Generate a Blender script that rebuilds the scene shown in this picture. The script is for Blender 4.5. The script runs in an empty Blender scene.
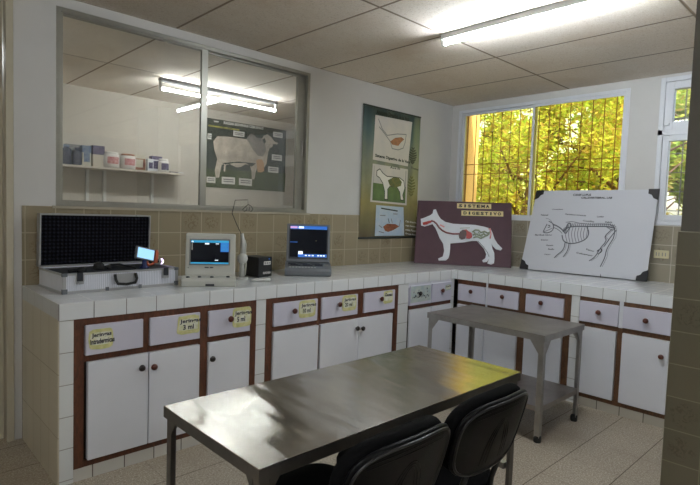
import bpy, math, random
from mathutils import Vector, Matrix
EXPOSURE, TUBE_E, TUBE2_E, SUN_E, SKY_E = 0.78, 97.0, 56.0, 5.0, .42
PI = math.pi
sc = bpy.context.scene
COL = sc.collection
sc.view_settings.view_transform = 'Standard'
sc.view_settings.look = 'None'
sc.view_settings.gamma = 1.0
sc.view_settings.use_curve_mapping = False
sc.view_settings.exposure = EXPOSURE
sc.cycles.use_denoising = True
sc.cycles.max_bounces = 8
sc.cycles.diffuse_bounces = 4
sc.cycles.glossy_bounces = 4
sc.cycles.transmission_bounces = 4
sc.cycles.transparent_max_bounces = 16
sc.cycles.sample_clamp_indirect = 6.0
sc.cycles.caustics_reflective = False
sc.cycles.caustics_refractive = False

# ------------------------------------------------------------------ materials
def new_mat(name):
    m = bpy.data.materials.new(name); m.use_nodes = True
    nt = m.node_tree
    return m, nt, nt.nodes['Principled BSDF']
def lin(c):
    return tuple((v/12.92 if v <= .04045 else ((v+.055)/1.055)**2.4) for v in c)
def rgb(r, g, b):
    return lin((r/255, g/255, b/255)) + (1,)
def node(nt, t, **kw):
    n = nt.nodes.new(t)
    for k, v in kw.items(): setattr(n, k, v)
    return n
def mth(nt, op, a, b=None, c=None, clamp=False):
    n = nt.nodes.new('ShaderNodeMath'); n.operation = op; n.use_clamp = clamp
    for i, v in enumerate((a, b, c)):
        if v is None: continue
        if isinstance(v, (int, float)): n.inputs[i].default_value = v
        else: nt.links.new(v, n.inputs[i])
    return n.outputs[0]
def mixc(nt, f, a, b):
    n = nt.nodes.new('ShaderNodeMix'); n.data_type = 'RGBA'
    for s, v in ((n.inputs[0], f), (n.inputs[6], a), (n.inputs[7], b)):
        if isinstance(v, (int, float)): s.default_value = v
        elif isinstance(v, tuple): s.default_value = v
        else: nt.links.new(v, s)
    return n.outputs[2]
def noise(nt, vec, scale, detail=4, rough=.5, dist=0.0):
    n = nt.nodes.new('ShaderNodeTexNoise')
    n.inputs['Scale'].default_value = scale; n.inputs['Detail'].default_value = detail
    n.inputs['Roughness'].default_value = rough; n.inputs['Distortion'].default_value = dist
    nt.links.new(vec, n.inputs['Vector'])
    return n.outputs[0]
def ramp(nt, f, lo, hi):
    n = nt.nodes.new('ShaderNodeMapRange'); n.inputs[1].default_value = lo; n.inputs[2].default_value = hi
    nt.links.new(f, n.inputs[0]); return n.outputs[0]
def bump(nt, p, h, strength, dist):
    b = nt.nodes.new('ShaderNodeBump'); b.inputs['Strength'].default_value = strength; b.inputs['Distance'].default_value = dist
    nt.links.new(h, b.inputs['Height']); nt.links.new(b.outputs[0], p.inputs['Normal'])
def objco(nt): return nt.nodes.new('ShaderNodeTexCoord').outputs['Object']
def pos(nt): return nt.nodes.new('ShaderNodeNewGeometry').outputs['Position']

def plain(name, c, rough=.5, metal=0.0, var=.0, vs=8, c2=None, bmp=0, bs=60, spec=None, coat=0):
    m, nt, p = new_mat(name)
    p.inputs['Roughness'].default_value = rough; p.inputs['Metallic'].default_value = metal
    if spec is not None: p.inputs['Specular IOR Level'].default_value = spec
    if coat: p.inputs['Coat Weight'].default_value = coat
    co = objco(nt)
    if var or c2:
        f = ramp(nt, noise(nt, co, vs, 5, .6), .35, .7)
        cc = c2 or tuple(v*(1-var) for v in c[:3]) + (1,)
        nt.links.new(mixc(nt, f, c, cc), p.inputs['Base Color'])
    else:
        f = noise(nt, co, 30, 2)
        nt.links.new(mixc(nt, f, c, tuple(v*.94 for v in c[:3]) + (1,)), p.inputs['Base Color'])
    if bmp: bump(nt, p, noise(nt, co, bs, 4), bmp, .002)
    return m

def tile_mat(name, c, grout, axes, wts=(1,1), gw=.003, rough=.25, var=.06, floral=None, c2=None, speck=None, offs=0.0, b=.4, stain=None):
    """axes: list of (x|y|z, period, phase) in world metres"""
    m, nt, p = new_mat(name)
    P = pos(nt)
    sep = node(nt, 'ShaderNodeSeparateXYZ'); nt.links.new(P, sep.inputs[0])
    masks, cells, locs = [], [], []
    for ax, per, ph in axes:
        s = sep.outputs['XYZ'.index(ax.upper())]
        q = mth(nt, 'DIVIDE', mth(nt, 'SUBTRACT', s, ph), per)
        cells.append(mth(nt, 'FLOOR', q)); fr = mth(nt, 'FRACT', q)
        l = mth(nt, 'SUBTRACT', fr, .5); locs.append(l)
        masks.append(mth(nt, 'MULTIPLY', ramp(nt, mth(nt, 'ABSOLUTE', l), .5 - gw/per, .5 - gw*.4/per), wts[len(masks)]))
    mask = masks[0]
    for k in masks[1:]: mask = mth(nt, 'MAXIMUM', mask, k)
    cv = node(nt, 'ShaderNodeCombineXYZ')
    for i, k in enumerate(cells): nt.links.new(k, cv.inputs[i])
    wn = node(nt, 'ShaderNodeTexWhiteNoise'); nt.links.new(cv.outputs[0], wn.inputs['Vector'])
    rnd = wn.outputs['Value']
    cd = tuple(v*(1-var*2) for v in c[:3]) + (1,)
    col = mixc(nt, rnd, c, cd)
    n1 = noise(nt, P, 5, 5, .6)
    col = mixc(nt, mth(nt, 'MULTIPLY', ramp(nt, n1, .4, .75), .5), col, c2 or cd)
    if speck:
        n2 = noise(nt, P, 130, 2, .6)
        col = mixc(nt, mth(nt, 'MULTIPLY', ramp(nt, n2, .5, .62), .55), col, speck[0])
        n3 = noise(nt, P, 80, 3, .6)
        col = mixc(nt, mth(nt, 'MULTIPLY', ramp(nt, n3, .56, .66), .6), col, speck[1])
    if stain:
        n4 = noise(nt, P, 1.7, 6, .65)
        col = mixc(nt, mth(nt, 'MULTIPLY', ramp(nt, n4, .5, .75), .7), col, stain)
    if floral:
        r = mth(nt, 'SQRT', mth(nt, 'ADD', mth(nt, 'POWER', locs[0], 2), mth(nt, 'POWER', locs[1], 2)))
        inside = ramp(nt, r, .42, .30)
        pat = ramp(nt, noise(nt, P, 38, 3, .7, 1.5), .5, .58)
        pick = mth(nt, 'GREATER_THAN', rnd, .5)
        f = mth(nt, 'MULTIPLY', mth(nt, 'MULTIPLY', inside, pat), pick)
        col = mixc(nt, mth(nt, 'MULTIPLY', f, .55), col, floral)
    col = mixc(nt, mask, col, grout)
    nt.links.new(col, p.inputs['Base Color'])
    nt.links.new(mth(nt, 'ADD', mth(nt, 'MULTIPLY', mask, .5), rough), p.inputs['Roughness'])
    bump(nt, p, mth(nt, 'SUBTRACT', 1.0, mask), b, .002)
    return m

def emis(name, c, s):
    m, nt, p = new_mat(name)
    p.inputs['Base Color'].default_value = c
    p.inputs['Emission Color'].default_value = c; p.inputs['Emission Strength'].default_value = s
    p.inputs['Specular IOR Level'].default_value = .12
    p.inputs['Roughness'].default_value = .3
    return m
def glass(name, tint, refl=.08, haze=0.0, hz=(.8,.8,.8,1)):
    m = bpy.data.materials.new(name); m.use_nodes = True; nt = m.node_tree
    nt.nodes.clear()
    out = node(nt, 'ShaderNodeOutputMaterial')
    tr = node(nt, 'ShaderNodeBsdfTransparent'); tr.inputs[0].default_value = tint
    gl = node(nt, 'ShaderNodeBsdfGlossy'); gl.inputs['Roughness'].default_value = .01
    fr = node(nt, 'ShaderNodeFresnel'); fr.inputs[0].default_value = 1.5
    f2 = mth(nt, 'ADD', fr.outputs[0], refl - .04, clamp=True)
    mx = node(nt, 'ShaderNodeMixShader'); nt.links.new(f2, mx.inputs[0])
    nt.links.new(tr.outputs[0], mx.inputs[1]); nt.links.new(gl.outputs[0], mx.inputs[2])
    last = mx.outputs[0]
    if haze:
        df = node(nt, 'ShaderNodeBsdfDiffuse'); df.inputs[0].default_value = hz
        m2 = node(nt, 'ShaderNodeMixShader')
        f = mth(nt, 'MULTIPLY', ramp(nt, noise(nt, pos(nt), 2.5, 6, .6), .3, .8), haze)
        nt.links.new(f, m2.inputs[0]); nt.links.new(last, m2.inputs[1]); nt.links.new(df.outputs[0], m2.inputs[2])
        last = m2.outputs[0]
    nt.links.new(last, out.inputs[0])
    return m
def steel(name, c, rough, aniso, tang, scr=.25):
    m, nt, p = new_mat(name)
    P = objco(nt)
    mp = node(nt, 'ShaderNodeMapping'); nt.links.new(P, mp.inputs[0])
    mp.inputs['Scale'].default_value = (2, 60, 20) if tang[1] else (60, 2, 20)
    g = noise(nt, mp.outputs[0], 4, 4, .7)
    blot = noise(nt, P, 5, 5, .6, .6)
    p.inputs['Metallic'].default_value = 1
    nt.links.new(mixc(nt, ramp(nt, blot, .35, .7), c, tuple(v*.72 for v in c[:3]) + (1,)), p.inputs['Base Color'])
    r = mth(nt, 'ADD', mth(nt, 'MULTIPLY', blot, scr), rough - scr/2)
    nt.links.new(r, p.inputs['Roughness'])
    p.inputs['Anisotropic'].default_value = aniso
    t = node(nt, 'ShaderNodeCombineXYZ')
    for i in range(3): t.inputs[i].default_value = tang[i]
    nt.links.new(t.outputs[0], p.inputs['Tangent'])
    m2 = node(nt, 'ShaderNodeMapping'); nt.links.new(P, m2.inputs[0]); m2.inputs['Scale'].default_value = (7, .2, .2) if tang[1] else (.2, 7, .2)
    wv = noise(nt, m2.outputs[0], 1, 2)
    bump(nt, p, wv, 1.0, .006 if tang[1] else .003)
    return m

def wood(name, c, c2, rough=.5):
    m, nt, p = new_mat(name)
    mp = node(nt, 'ShaderNodeMapping'); nt.links.new(pos(nt), mp.inputs[0]); mp.inputs['Scale'].default_value = (9, 9, 3)
    f = ramp(nt, noise(nt, mp.outputs[0], 6, 5, .65, .8), .3, .7)
    nt.links.new(mixc(nt, f, c, c2), p.inputs['Base Color']); p.inputs['Roughness'].default_value = rough
    bump(nt, p, f, .2, .001)
    return m
M = {}
M['paint'] = plain('wall_paint', rgb(204,202,198), .75, var=.06, vs=2.2, bmp=.15, bs=25)
M['paint_far'] = plain('far_room_paint', rgb(206,198,186), .8, var=.06, vs=1.8)
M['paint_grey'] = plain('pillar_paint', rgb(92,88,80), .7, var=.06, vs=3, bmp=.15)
M['peach'] = plain('outside_peach_paint', rgb(224,188,158), .8, var=.06)
TW = .15
M['tile_l'] = tile_mat('wall_tile_long', rgb(152,140,114), rgb(176,164,138), [('x', TW, -2.402), ('z', TW, .85)], gw=.0035, rough=.22, floral=rgb(112,92,64), var=.07)
M['tile_r'] = tile_mat('wall_tile_window', rgb(150,142,124), rgb(182,174,156), [('y', TW, -1.958), ('z', TW, .85)], gw=.0035, rough=.22, floral=rgb(110,96,76), var=.06)
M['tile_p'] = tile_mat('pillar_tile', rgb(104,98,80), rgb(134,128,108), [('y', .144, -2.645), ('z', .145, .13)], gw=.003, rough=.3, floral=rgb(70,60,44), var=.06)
WT, WG = rgb(226,228,228), rgb(128,126,120)
AX, AY = ('x', .1514, -3.763), ('y', .15, -.872)
M['top_l'] = tile_mat('worktop_tile', WT, rgb(176,174,168), [AX, AY], gw=.0025, rough=.12, var=.02)
M['apr_l'] = tile_mat('apron_tile_long', WT, WG, [AX, ('z', .5, .53)], gw=.003, rough=.15, var=.03)
M['apr_r'] = tile_mat('apron_tile_window', WT, WG, [AY, ('z', .5, .53)], gw=.003, rough=.15, var=.03)
M['pil'] = tile_mat('pillar_white_tile', rgb(220,222,220), rgb(150,146,136), [('z', .152, .02), ('x', 9, -7), ], gw=.0028, rough=.2, var=.03)
M['end'] = tile_mat('end_cream_tile', rgb(196,186,164), rgb(160,148,124), [('z', .30, .23), ('y', .15, -.69)], gw=.0022, rough=.3, var=.04)
M['pli_l'] = tile_mat('plinth_tile_long', rgb(206,202,192), rgb(90,84,74), [('x', .1514, -3.763), ('z', 2, -1)], gw=.0035, rough=.3, var=.06)
M['pli_r'] = tile_mat('plinth_tile_window', rgb(178,172,158), rgb(80,74,64), [('y', .15, -.872), ('z', 2, -1)], gw=.0035, rough=.3, var=.06)
M['floor'] = tile_mat('terrazzo_floor', rgb(156,145,128), rgb(84,74,62), [('x', .30, -1.71), ('y', .288, -2.10)], wts=(.3, 1), gw=.0028, rough=.42, var=.015, speck=(rgb(220,210,190), rgb(96,80,62)), b=.25, stain=rgb(140,124,104))
M['ceil'] = tile_mat('ceiling_panels', rgb(240,228,212), rgb(150,132,112), [('x', .61, 0), ('y', 1.228, 0)], gw=.011, rough=.9, var=.03, stain=rgb(222,204,182), speck=(rgb(250,244,236), rgb(206,192,174)), b=.5)
M['door'] = plain('door_enamel', rgb(186,178,156), .5, var=.06)
M['alu'] = plain('window_aluminium', rgb(160,158,148), .38, .75, var=.15, vs=6)
M['upvc'] = plain('white_window_frame', rgb(214,216,220), .4, var=.03)
M['sill'] = plain('sill_cement', rgb(176,166,146), .7, var=.1)
M['glass'] = glass('clear_glass', (.95,.97,.95,1), .085, haze=.07)
M['amber'] = glass('amber_glass', (.98,.93,.58,1), .05)
M['clear'] = glass('window_glass', (.97,.98,.97,1), .05, haze=.06)
M['wood'] = wood('cabinet_wood', rgb(104,60,38), rgb(64,37,24))
M['wood_r'] = wood('cabinet_wood_light', rgb(108,74,48), rgb(76,52,34))
M['lam'] = plain('white_door_laminate', rgb(222,223,228), .35, var=.05, vs=3)
M['lamd'] = plain('lilac_white_drawer', rgb(208,206,219), .35, var=.05, vs=4)
M['dark'] = plain('dark_gap', rgb(40,28,22), .9)
M['knob'] = plain('wooden_knob', rgb(92,42,30), .35, var=.3, vs=40)
M['kdark'] = plain('dark_knob', rgb(40,30,28), .35)
M['note'] = plain('yellow_note_paper', rgb(222,216,160), .4, c2=rgb(186,188,112), vs=32, spec=.8)
M['note2'] = plain('note_white_label', rgb(226,226,214), .5, c2=rgb(206,206,160), vs=40)
M['bluep'] = plain('blue_green_paper', rgb(168,186,188), .6, c2=rgb(200,204,192), vs=30)
M['ink'] = plain('ink', rgb(26,26,48), .6)
M['black'] = plain('black_print', rgb(22,20,22), .6)
M['steel'] = steel('brushed_steel_top', (.60,.565,.52,1), .17, .9, (0,1,0), .05)
M['steel_s'] = steel('side_table_steel', (.40,.37,.35,1), .34, .4, (1,0,0), .04)
M['legd'] = plain('dull_steel_frame', (.20,.19,.18,1), .45, 1.0, var=.2, vs=14)
M['leg'] = plain('steel_angle_leg', (.42,.41,.39,1), .4, 1.0, var=.2, vs=14)
M['rubber'] = plain('black_rubber', rgb(20,20,20), .7)
M['fabric'] = plain('black_upholstery', rgb(7,7,8), .95, spec=.1, bmp=.4, bs=400)
M['shell'] = plain('black_plastic_shell', rgb(5,5,6), .42, spec=.14, bmp=.15, bs=300)
M['rim'] = plain('glossy_black_rim', rgb(24,24,26), .3)
M['ctube'] = plain('black_tube', rgb(18,18,18), .35)
M['white'] = plain('fixture_white', rgb(222,222,218), .4)
M['tube'] = emis('lit_tube', (.86,.93,1,1), TUBE_E)
M['tube3'] = emis('added_fill_tube', (.88,.94,1,1), TUBE_E*1.15)  # emission of the fill tubes added outside the view
M['housing'] = plain('grey_housing', rgb(44,46,48), .5)
M['tube2'] = emis('lit_tube_far_room', (.93,.96,1,1), TUBE2_E)
M['casealu'] = plain('case_aluminium', rgb(214,216,222), .4, .15, var=.1, vs=10)
M['caseedge'] = plain('case_edge', rgb(176,176,176), .35, .4)
m_, nt_, p_ = new_mat('case_ribbed_panel')
w_ = node(nt_, 'ShaderNodeTexWave'); w_.bands_direction = 'X'; w_.inputs['Scale'].default_value = 32
nt_.links.new(objco(nt_), w_.inputs['Vector']); p_.inputs['Roughness'].default_value = .35; p_.inputs['Metallic'].default_value = .1
nt_.links.new(mixc(nt_, w_.outputs[1], rgb(226,228,236), rgb(190,192,200)), p_.inputs['Base Color']); bump(nt_, p_, w_.outputs[1], .5, .002)
M['caserib'] = m_
m_, nt_, p_ = new_mat('egg_crate_foam')
sp_ = node(nt_, 'ShaderNodeSeparateXYZ'); nt_.links.new(objco(nt_), sp_.inputs[0])
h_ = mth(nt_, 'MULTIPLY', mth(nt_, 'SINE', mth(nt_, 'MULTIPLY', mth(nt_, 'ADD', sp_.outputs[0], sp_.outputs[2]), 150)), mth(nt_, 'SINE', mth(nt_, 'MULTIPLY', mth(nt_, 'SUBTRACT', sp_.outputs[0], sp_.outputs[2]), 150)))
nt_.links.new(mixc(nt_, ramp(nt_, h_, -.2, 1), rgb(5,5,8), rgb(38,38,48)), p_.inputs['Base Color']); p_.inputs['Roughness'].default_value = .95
p_.inputs['Specular IOR Level'].default_value = .1
bump(nt_, p_, h_, .6, .006)
M['foam'] = m_
M['device'] = plain('grey_white_device', rgb(190,190,180), .45, var=.04)
M['device_d'] = plain('device_mid_grey', rgb(126,128,122), .5)  # mid grey of the bezel and some keys
M['slate'] = plain('slate_grey_device', rgb(104,108,112), .4, var=.05)
M['slate_d'] = plain('dark_keys', rgb(46,48,54), .5)
M['scr'] = emis('screen_black', rgb(6,9,18), .1)
M['scr_c'] = emis('screen_cyan', rgb(50,140,180), .5)
M['scr_b'] = emis('screen_blue', rgb(50,100,180), .45)
M['scr_w'] = emis('screen_white', rgb(230,240,250), .7)
M['scr_l'] = emis('screen_light_blue', rgb(150,200,232), .62)
M['scr_m'] = emis('screen_mauve', rgb(190,150,190), .6)
M['violet'] = emis('violet_led', rgb(225,200,255), 3)
M['orange'] = plain('orange_plastic', rgb(190,90,56), .4)
M['blue'] = plain('navy_blue_plastic', rgb(30,44,100), .4)
M['probe'] = plain('white_probe', rgb(206,206,200), .3)
M['upsb'] = plain('black_ups_case', rgb(20,20,22), .4)
M['maroon'] = plain('maroon_board', rgb(80,54,62), .7, var=.15, vs=9, bmp=.2, bs=120)
M['dogw'] = plain('dog_white_foam', rgb(222,226,230), .6, var=.05)
M['edge'] = plain('foam_edge', rgb(150,150,150), .7)
M['cream'] = plain('cream_strip', rgb(226,208,150), .6)
M['red'] = plain('red_clay', rgb(170,50,44), .5)
M['dred'] = plain('dark_red_tube', rgb(128,66,66), .5)
M['brown'] = plain('dark_brown_organ', rgb(70,40,36), .5)
M['gut'] = plain('grey_green_gut', rgb(150,160,136), .5)
M['pink'] = plain('pink_piece', rgb(226,150,150), .5)
M['board'] = plain('white_display_board', rgb(196,197,202), .5, var=.03, vs=2)
M['pencil'] = plain('pencil_line', rgb(92,92,98), .7)
M['teal'] = plain('print_teal', rgb(60,84,84), .35)
def banner():
    m, nt, p = new_mat('banner_print')
    s = node(nt, 'ShaderNodeSeparateXYZ'); nt.links.new(objco(nt), s.inputs[0])
    r = node(nt, 'ShaderNodeValToRGB')
    nt.links.new(mth(nt, 'DIVIDE', s.outputs[2], 1.167), r.inputs[0])
    e = r.color_ramp.elements
    e[0].position = 0; e[0].color = rgb(92,80,58); e[1].position = 1; e[1].color = rgb(48,66,68)
    for ps, c in ((.08, rgb(112,102,70)), (.28, rgb(150,138,88)), (.42, rgb(140,138,108)), (.62, rgb(118,124,112)), (.82, rgb(78,100,102))):
        k = e.new(ps); k.color = c
    c = mixc(nt, mth(nt, 'MULTIPLY', ramp(nt, noise(nt, objco(nt), 6, 4), .4, .7), .35), r.outputs[0], rgb(80,90,60))
    nt.links.new(c, p.inputs['Base Color']); p.inputs['Roughness'].default_value = .3
    w = node(nt, 'ShaderNodeTexWave'); w.bands_direction = 'X'; w.inputs['Scale'].default_value = 1.6; w.inputs['Distortion'].default_value = 1.5
    nt.links.new(objco(nt), w.inputs['Vector']); bump(nt, p, w.outputs[1], .5, .012)
    return m
M['banner'] = banner()
M['ppaper'] = plain('print_pale', rgb(206,198,190), .35, c2=rgb(190,186,184), vs=5)
M['pgreen'] = plain('print_grass_green', rgb(96,122,72), .35, c2=rgb(70,92,56), vs=8)
M['pblue'] = plain('print_pale_blue', rgb(176,196,214), .35, c2=rgb(200,208,214), vs=14)
M['pbrown'] = plain('print_brown', rgb(168,104,70), .35, c2=rgb(120,72,50), vs=30)
M['polive'] = plain('print_olive', rgb(112,108,60), .35, c2=rgb(70,84,56), vs=26)
M['pwhite'] = plain('print_white', rgb(226,222,216), .35)
M['pdark'] = plain('print_dark', rgb(34,44,40), .35)
M['pgrey'] = plain('print_grey', rgb(130,130,130), .35)
M['bullbg'] = plain('print_dark_green', rgb(62,70,64), .3, c2=rgb(44,52,44), vs=6)
M['bullgr'] = plain('print_grass', rgb(84,94,60), .3, c2=rgb(60,72,44), vs=12)
M['bullw'] = plain('print_bull_cream', rgb(214,200,182), .35, c2=rgb(170,158,146), vs=7)
M['bullg'] = plain('print_bull_grey', rgb(128,124,120), .35, c2=rgb(158,150,140), vs=9)
M['bullo'] = plain('print_bull_tan', rgb(206,164,126), .35)
M['yel'] = plain('print_yellow', rgb(200,190,70), .35)
M['outlet'] = plain('cream_outlet', rgb(200,190,152), .4)
M['paper'] = plain('white_paper', rgb(220,222,226), .6)
M['dkblue'] = plain('dark_blue_bottle', rgb(34,42,66), .3, c2=rgb(66,74,92), vs=40)
M['bluegrey'] = plain('blue_grey_carton', rgb(66,96,140), .5, c2=rgb(140,150,160), vs=26)
M['carton'] = plain('cream_carton', rgb(206,198,180), .6)
M['purple'] = plain('purple_print', rgb(58,48,76), .5, c2=rgb(110,104,136), vs=40)
M['rust'] = plain('red_brown_carton', rgb(130,50,38), .5, c2=rgb(170,130,100), vs=24)
M['tub'] = plain('white_tub', rgb(226,222,218), .35)
M['tubp'] = plain('pink_print', rgb(180,84,92), .4, c2=rgb(224,190,186), vs=60)
M['bark'] = plain('bark', rgb(104,78,56), .9, var=.4, vs=12, bmp=.6, bs=20)
M['iron'] = plain('rusty_window_bar', rgb(140,100,56), .7)
M['ironw'] = plain('pale_window_bar', rgb(150,146,130), .7)
M['soil'] = plain('dry_ground', rgb(150,130,90), .95, var=.3, vs=3)
def leafm(name, c, c2):
    m, nt, p = new_mat(name)
    f = ramp(nt, noise(nt, pos(nt), 2.3, 3), .35, .65)
    col = mixc(nt, f, c, c2); nt.links.new(col, p.inputs['Base Color']); p.inputs['Roughness'].default_value = .5
    t = node(nt, 'ShaderNodeBsdfTranslucent'); nt.links.new(col, t.inputs[0])
    mx = node(nt, 'ShaderNodeMixShader'); mx.inputs[0].default_value = .45
    nt.links.new(p.outputs[0], mx.inputs[1]); nt.links.new(t.outputs[0], mx.inputs[2])
    nt.links.new(mx.outputs[0], nt.nodes['Material Output'].inputs[0]); return m
M['leafa'] = leafm('leaf_bright', rgb(160,190,80), rgb(206,208,100))
M['leafb'] = leafm('leaf_mid', rgb(130,150,66), rgb(196,184,90))
M['leafc'] = leafm('leaf_dry', rgb(190,170,90), rgb(150,130,70))

# ------------------------------------------------------------------ mesh builder
def frame(o, ex, ey, ez=None):
    o, ex, ey = Vector(o), Vector(ex), Vector(ey)
    ez = Vector(ez) if ez is not None else ex.cross(ey).normalized()
    return Matrix(((ex.x, ey.x, ez.x, o.x), (ex.y, ey.y, ez.y, o.y), (ex.z, ey.z, ez.z, o.z), (0,0,0,1)))
TXT = {}
def text_geo(s, bold=0.0):
    k = (s, bold)
    if k in TXT: return TXT[k]
    cu = bpy.data.curves.new('t', 'FONT'); cu.body = s; cu.size = 1; cu.offset = bold; cu.resolution_u = 2
    o = bpy.data.objects.new('t', cu); COL.objects.link(o)
    bpy.context.view_layer.update()
    me = bpy.data.meshes.new_from_object(o.evaluated_get(bpy.context.evaluated_depsgraph_get()))
    vs = [v.co.copy() for v in me.vertices]; fs = [tuple(p.vertices) for p in me.polygons]
    bpy.data.objects.remove(o); bpy.data.curves.remove(cu); bpy.data.meshes.remove(me)
    x0 = min(v.x for v in vs); x1 = max(v.x for v in vs); y0 = min(v.y for v in vs); y1 = max(v.y for v in vs)
    vs = [Vector(((v.x-x0)/(x1-x0), (v.y-y0)/(y1-y0), 0)) for v in vs]
    TXT[k] = (vs, fs); return TXT[k]
class MB:
    def __init__(s): s.v, s.f, s.m, s.sm, s.mats = [], [], [], [], []; s.T = None
    def mi(s, mat):
        if mat not in s.mats: s.mats.append(mat)
        return s.mats.index(mat)
    def add(s, vs, fs, mat, smooth=False):
        b = len(s.v); k = s.mi(mat)
        for p in vs:
            p = Vector(p); s.v.append(tuple(s.T @ p) if s.T else tuple(p))
        for f in fs: s.f.append(tuple(b+i for i in f)); s.m.append(k); s.sm.append(smooth)
        return s
    def box(s, x0, x1, y0, y1, z0, z1, mat):
        vs = [(x, y, z) for z in (z0, z1) for y in (y0, y1) for x in (x0, x1)]
        return s.add(vs, [(0,2,3,1), (4,5,7,6), (0,1,5,4), (2,6,7,3), (0,4,6,2), (1,3,7,5)], mat)
    def tube(s, pts, r, mat, n=10, caps=True, rs=None, closed=False):
        pts = [Vector(p) for p in pts]; N = len(pts); rings = []
        up = None
        for i, p in enumerate(pts):
            if closed: t = (pts[(i+1) % N] - pts[i-1]).normalized()
            else: t = (pts[min(i+1, N-1)] - pts[max(i-1, 0)]).normalized()
            if up is None:
                up = Vector((0,0,1)) if abs(t.z) < .9 else Vector((1,0,0))
            a = t.cross(up).normalized(); up = a.cross(t).normalized()
            rr = rs[i] if rs else r
            rings.append([p + a*rr*math.cos(2*PI*k/n) + up*rr*math.sin(2*PI*k/n) for k in range(n)])
        vs = [q for r_ in rings for q in r_]; fs = []
        for i in range(N if closed else N-1):
            j = (i+1) % N
            for k in range(n): fs.append((i*n+k, i*n+(k+1) % n, j*n+(k+1) % n, j*n+k))
        if caps and not closed: fs += [tuple(range(n))[::-1], tuple((N-1)*n+k for k in range(n))]
        return s.add(vs, fs, mat, True)
    def lathe(s, c, prof, mat, n=20, axis='z'):
        vs = []; fs = []
        for r, h in prof:
            for k in range(n):
                a = 2*PI*k/n; x, y = r*math.cos(a), r*math.sin(a)
                q = {'z': (x, y, h), 'y': (x, h, y), 'x': (h, x, y)}[axis]
                vs.append((c[0]+q[0], c[1]+q[1], c[2]+q[2]))
        for i in range(len(prof)-1):
            for k in range(n): fs.append((i*n+k, i*n+(k+1) % n, (i+1)*n+(k+1) % n, (i+1)*n+k))
        fs += [tuple(range(n))[::-1], tuple((len(prof)-1)*n+k for k in range(n))]
        return s.add(vs, fs, mat, True)
    def prism(s, poly, F, h0, h1, mat):
        """2D polygon in frame F (x,y in plane), between heights h0..h1"""
        n = len(poly); A = [F @ Vector((x, y, h0)) for x, y in poly]; B = [F @ Vector((x, y, h1)) for x, y in poly]
        fs = [tuple(range(n))[::-1], tuple(range(n, 2*n))] + [(i, (i+1) % n, n+(i+1) % n, n+i) for i in range(n)]
        return s.add(A+B, fs, mat)
    def flat(s, pts, mat): return s.add(pts, [tuple(range(len(pts)))], mat)
    def stroke(s, pts, w, fn, mat, h=.001):
        for a, b in zip(pts, pts[1:]):
            a, b = Vector(a), Vector(b); d = b-a
            if d.length < 1e-6: continue
            d.normalize(); nn = Vector((-d.y, d.x))*w/2; a = a-d*w*.3; b = b+d*w*.3
            s.add([fn(*(a+nn), h), fn(*(a-nn), h), fn(*(b-nn), h), fn(*(b+nn), h)], [(0,1,2,3)], mat)
        return s
    def text(s, t, F, w, h, mat, bold=0.0):
        vs, fs = text_geo(t, bold)
        return s.add([F @ Vector((v.x*w, v.y*h, 0)) for v in vs], fs, mat)
    def build(s, name, parent=None, world=False, bev=0, seg=2):
        me = bpy.data.meshes.new(name); vs = s.v
        if parent is not None and world:
            inv = parent.matrix_basis.inverted(); vs = [tuple(inv @ Vector(v)) for v in vs]
        me.from_pydata(vs, [], s.f)
        for m in s.mats: me.materials.append(M[m])
        for p, k, sm in zip(me.polygons, s.m, s.sm): p.material_index = k; p.use_smooth = sm
        me.update()
        o = bpy.data.objects.new(name, me); COL.objects.link(o)
        if parent is not None: o.parent = parent
        if bev:
            b = o.modifiers.new('b', 'BEVEL'); b.width = bev; b.segments = seg; b.limit_method = 'ANGLE'; b.angle_limit = math.radians(40)
        return o
def tag(o, label, cat, group=None, kind=None):
    o['label'] = label; o['category'] = cat
    if group: o['group'] = group
    if kind: o['kind'] = kind
    return o
def thing(name, label, cat, loc=(0,0,0), rz=0, group=None):
    o = bpy.data.objects.new(name, None); COL.objects.link(o)
    o.location = loc; o.rotation_euler = (0, 0, rz); o.empty_display_size = .05
    o.matrix_basis = Matrix.Translation(loc) @ Matrix.Rotation(rz, 4, 'Z')
    return tag(o, label, cat, group)
def struct(name, mb, bev=0, parent=None):
    o = mb.build(name, parent, bev=bev)
    if parent is None: o['kind'] = 'structure'
    return o
# ------------------------------------------------------------------ setting
H = 2.468
RX0, RY0 = -6.6, -6.2
XE = -3.916; D = .694; D2 = .83; FY = -.6877; FX = -.8238
struct('floor', MB().box(RX0, .15, RY0, 2.45, -.06, 0, 'floor'))
struct('ceiling', MB().box(RX0-.1, .15, RY0-.1, 2.5, H, H+.08, 'ceil'))
W1 = (-3.749, -1.925, 1.303, 2.412)          # window between the rooms
DX0, DX1, DZ = -4.86, -3.955, 2.42
w = MB()
w.box(RX0, DX0, 0, .10, 0, H, 'paint').box(DX0, DX1, 0, .10, DZ, H, 'paint').box(DX1, W1[0], 0, .10, 0, H, 'paint')
w.box(W1[0], W1[1], 0, .10, 0, W1[2], 'paint').box(W1[0], W1[1], 0, .10, W1[3], H, 'paint').box(W1[1], 0, 0, .10, 0, H, 'paint')
struct('wall_left', w)
WL = (-1.735, -.085, 1.31, 2.405); WR = (-2.95, -1.955, 1.305, 2.445)
w = MB()
w.box(0, .14, WL[1], 2.45, 0, H, 'paint')
w.box(0, .14, WL[0], WL[1], 0, WL[2], 'paint').box(0, .14, WL[0], WL[1], WL[3], H, 'paint')
w.box(0, .14, WR[1], WL[0], 0, H, 'paint')
w.box(0, .14, WR[0], WR[1], 0, WR[2], 'paint').box(0, .14, WR[0], WR[1], WR[3], H, 'paint')
w.box(0, .14, RY0, WR[0], 0, H, 'paint')
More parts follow.
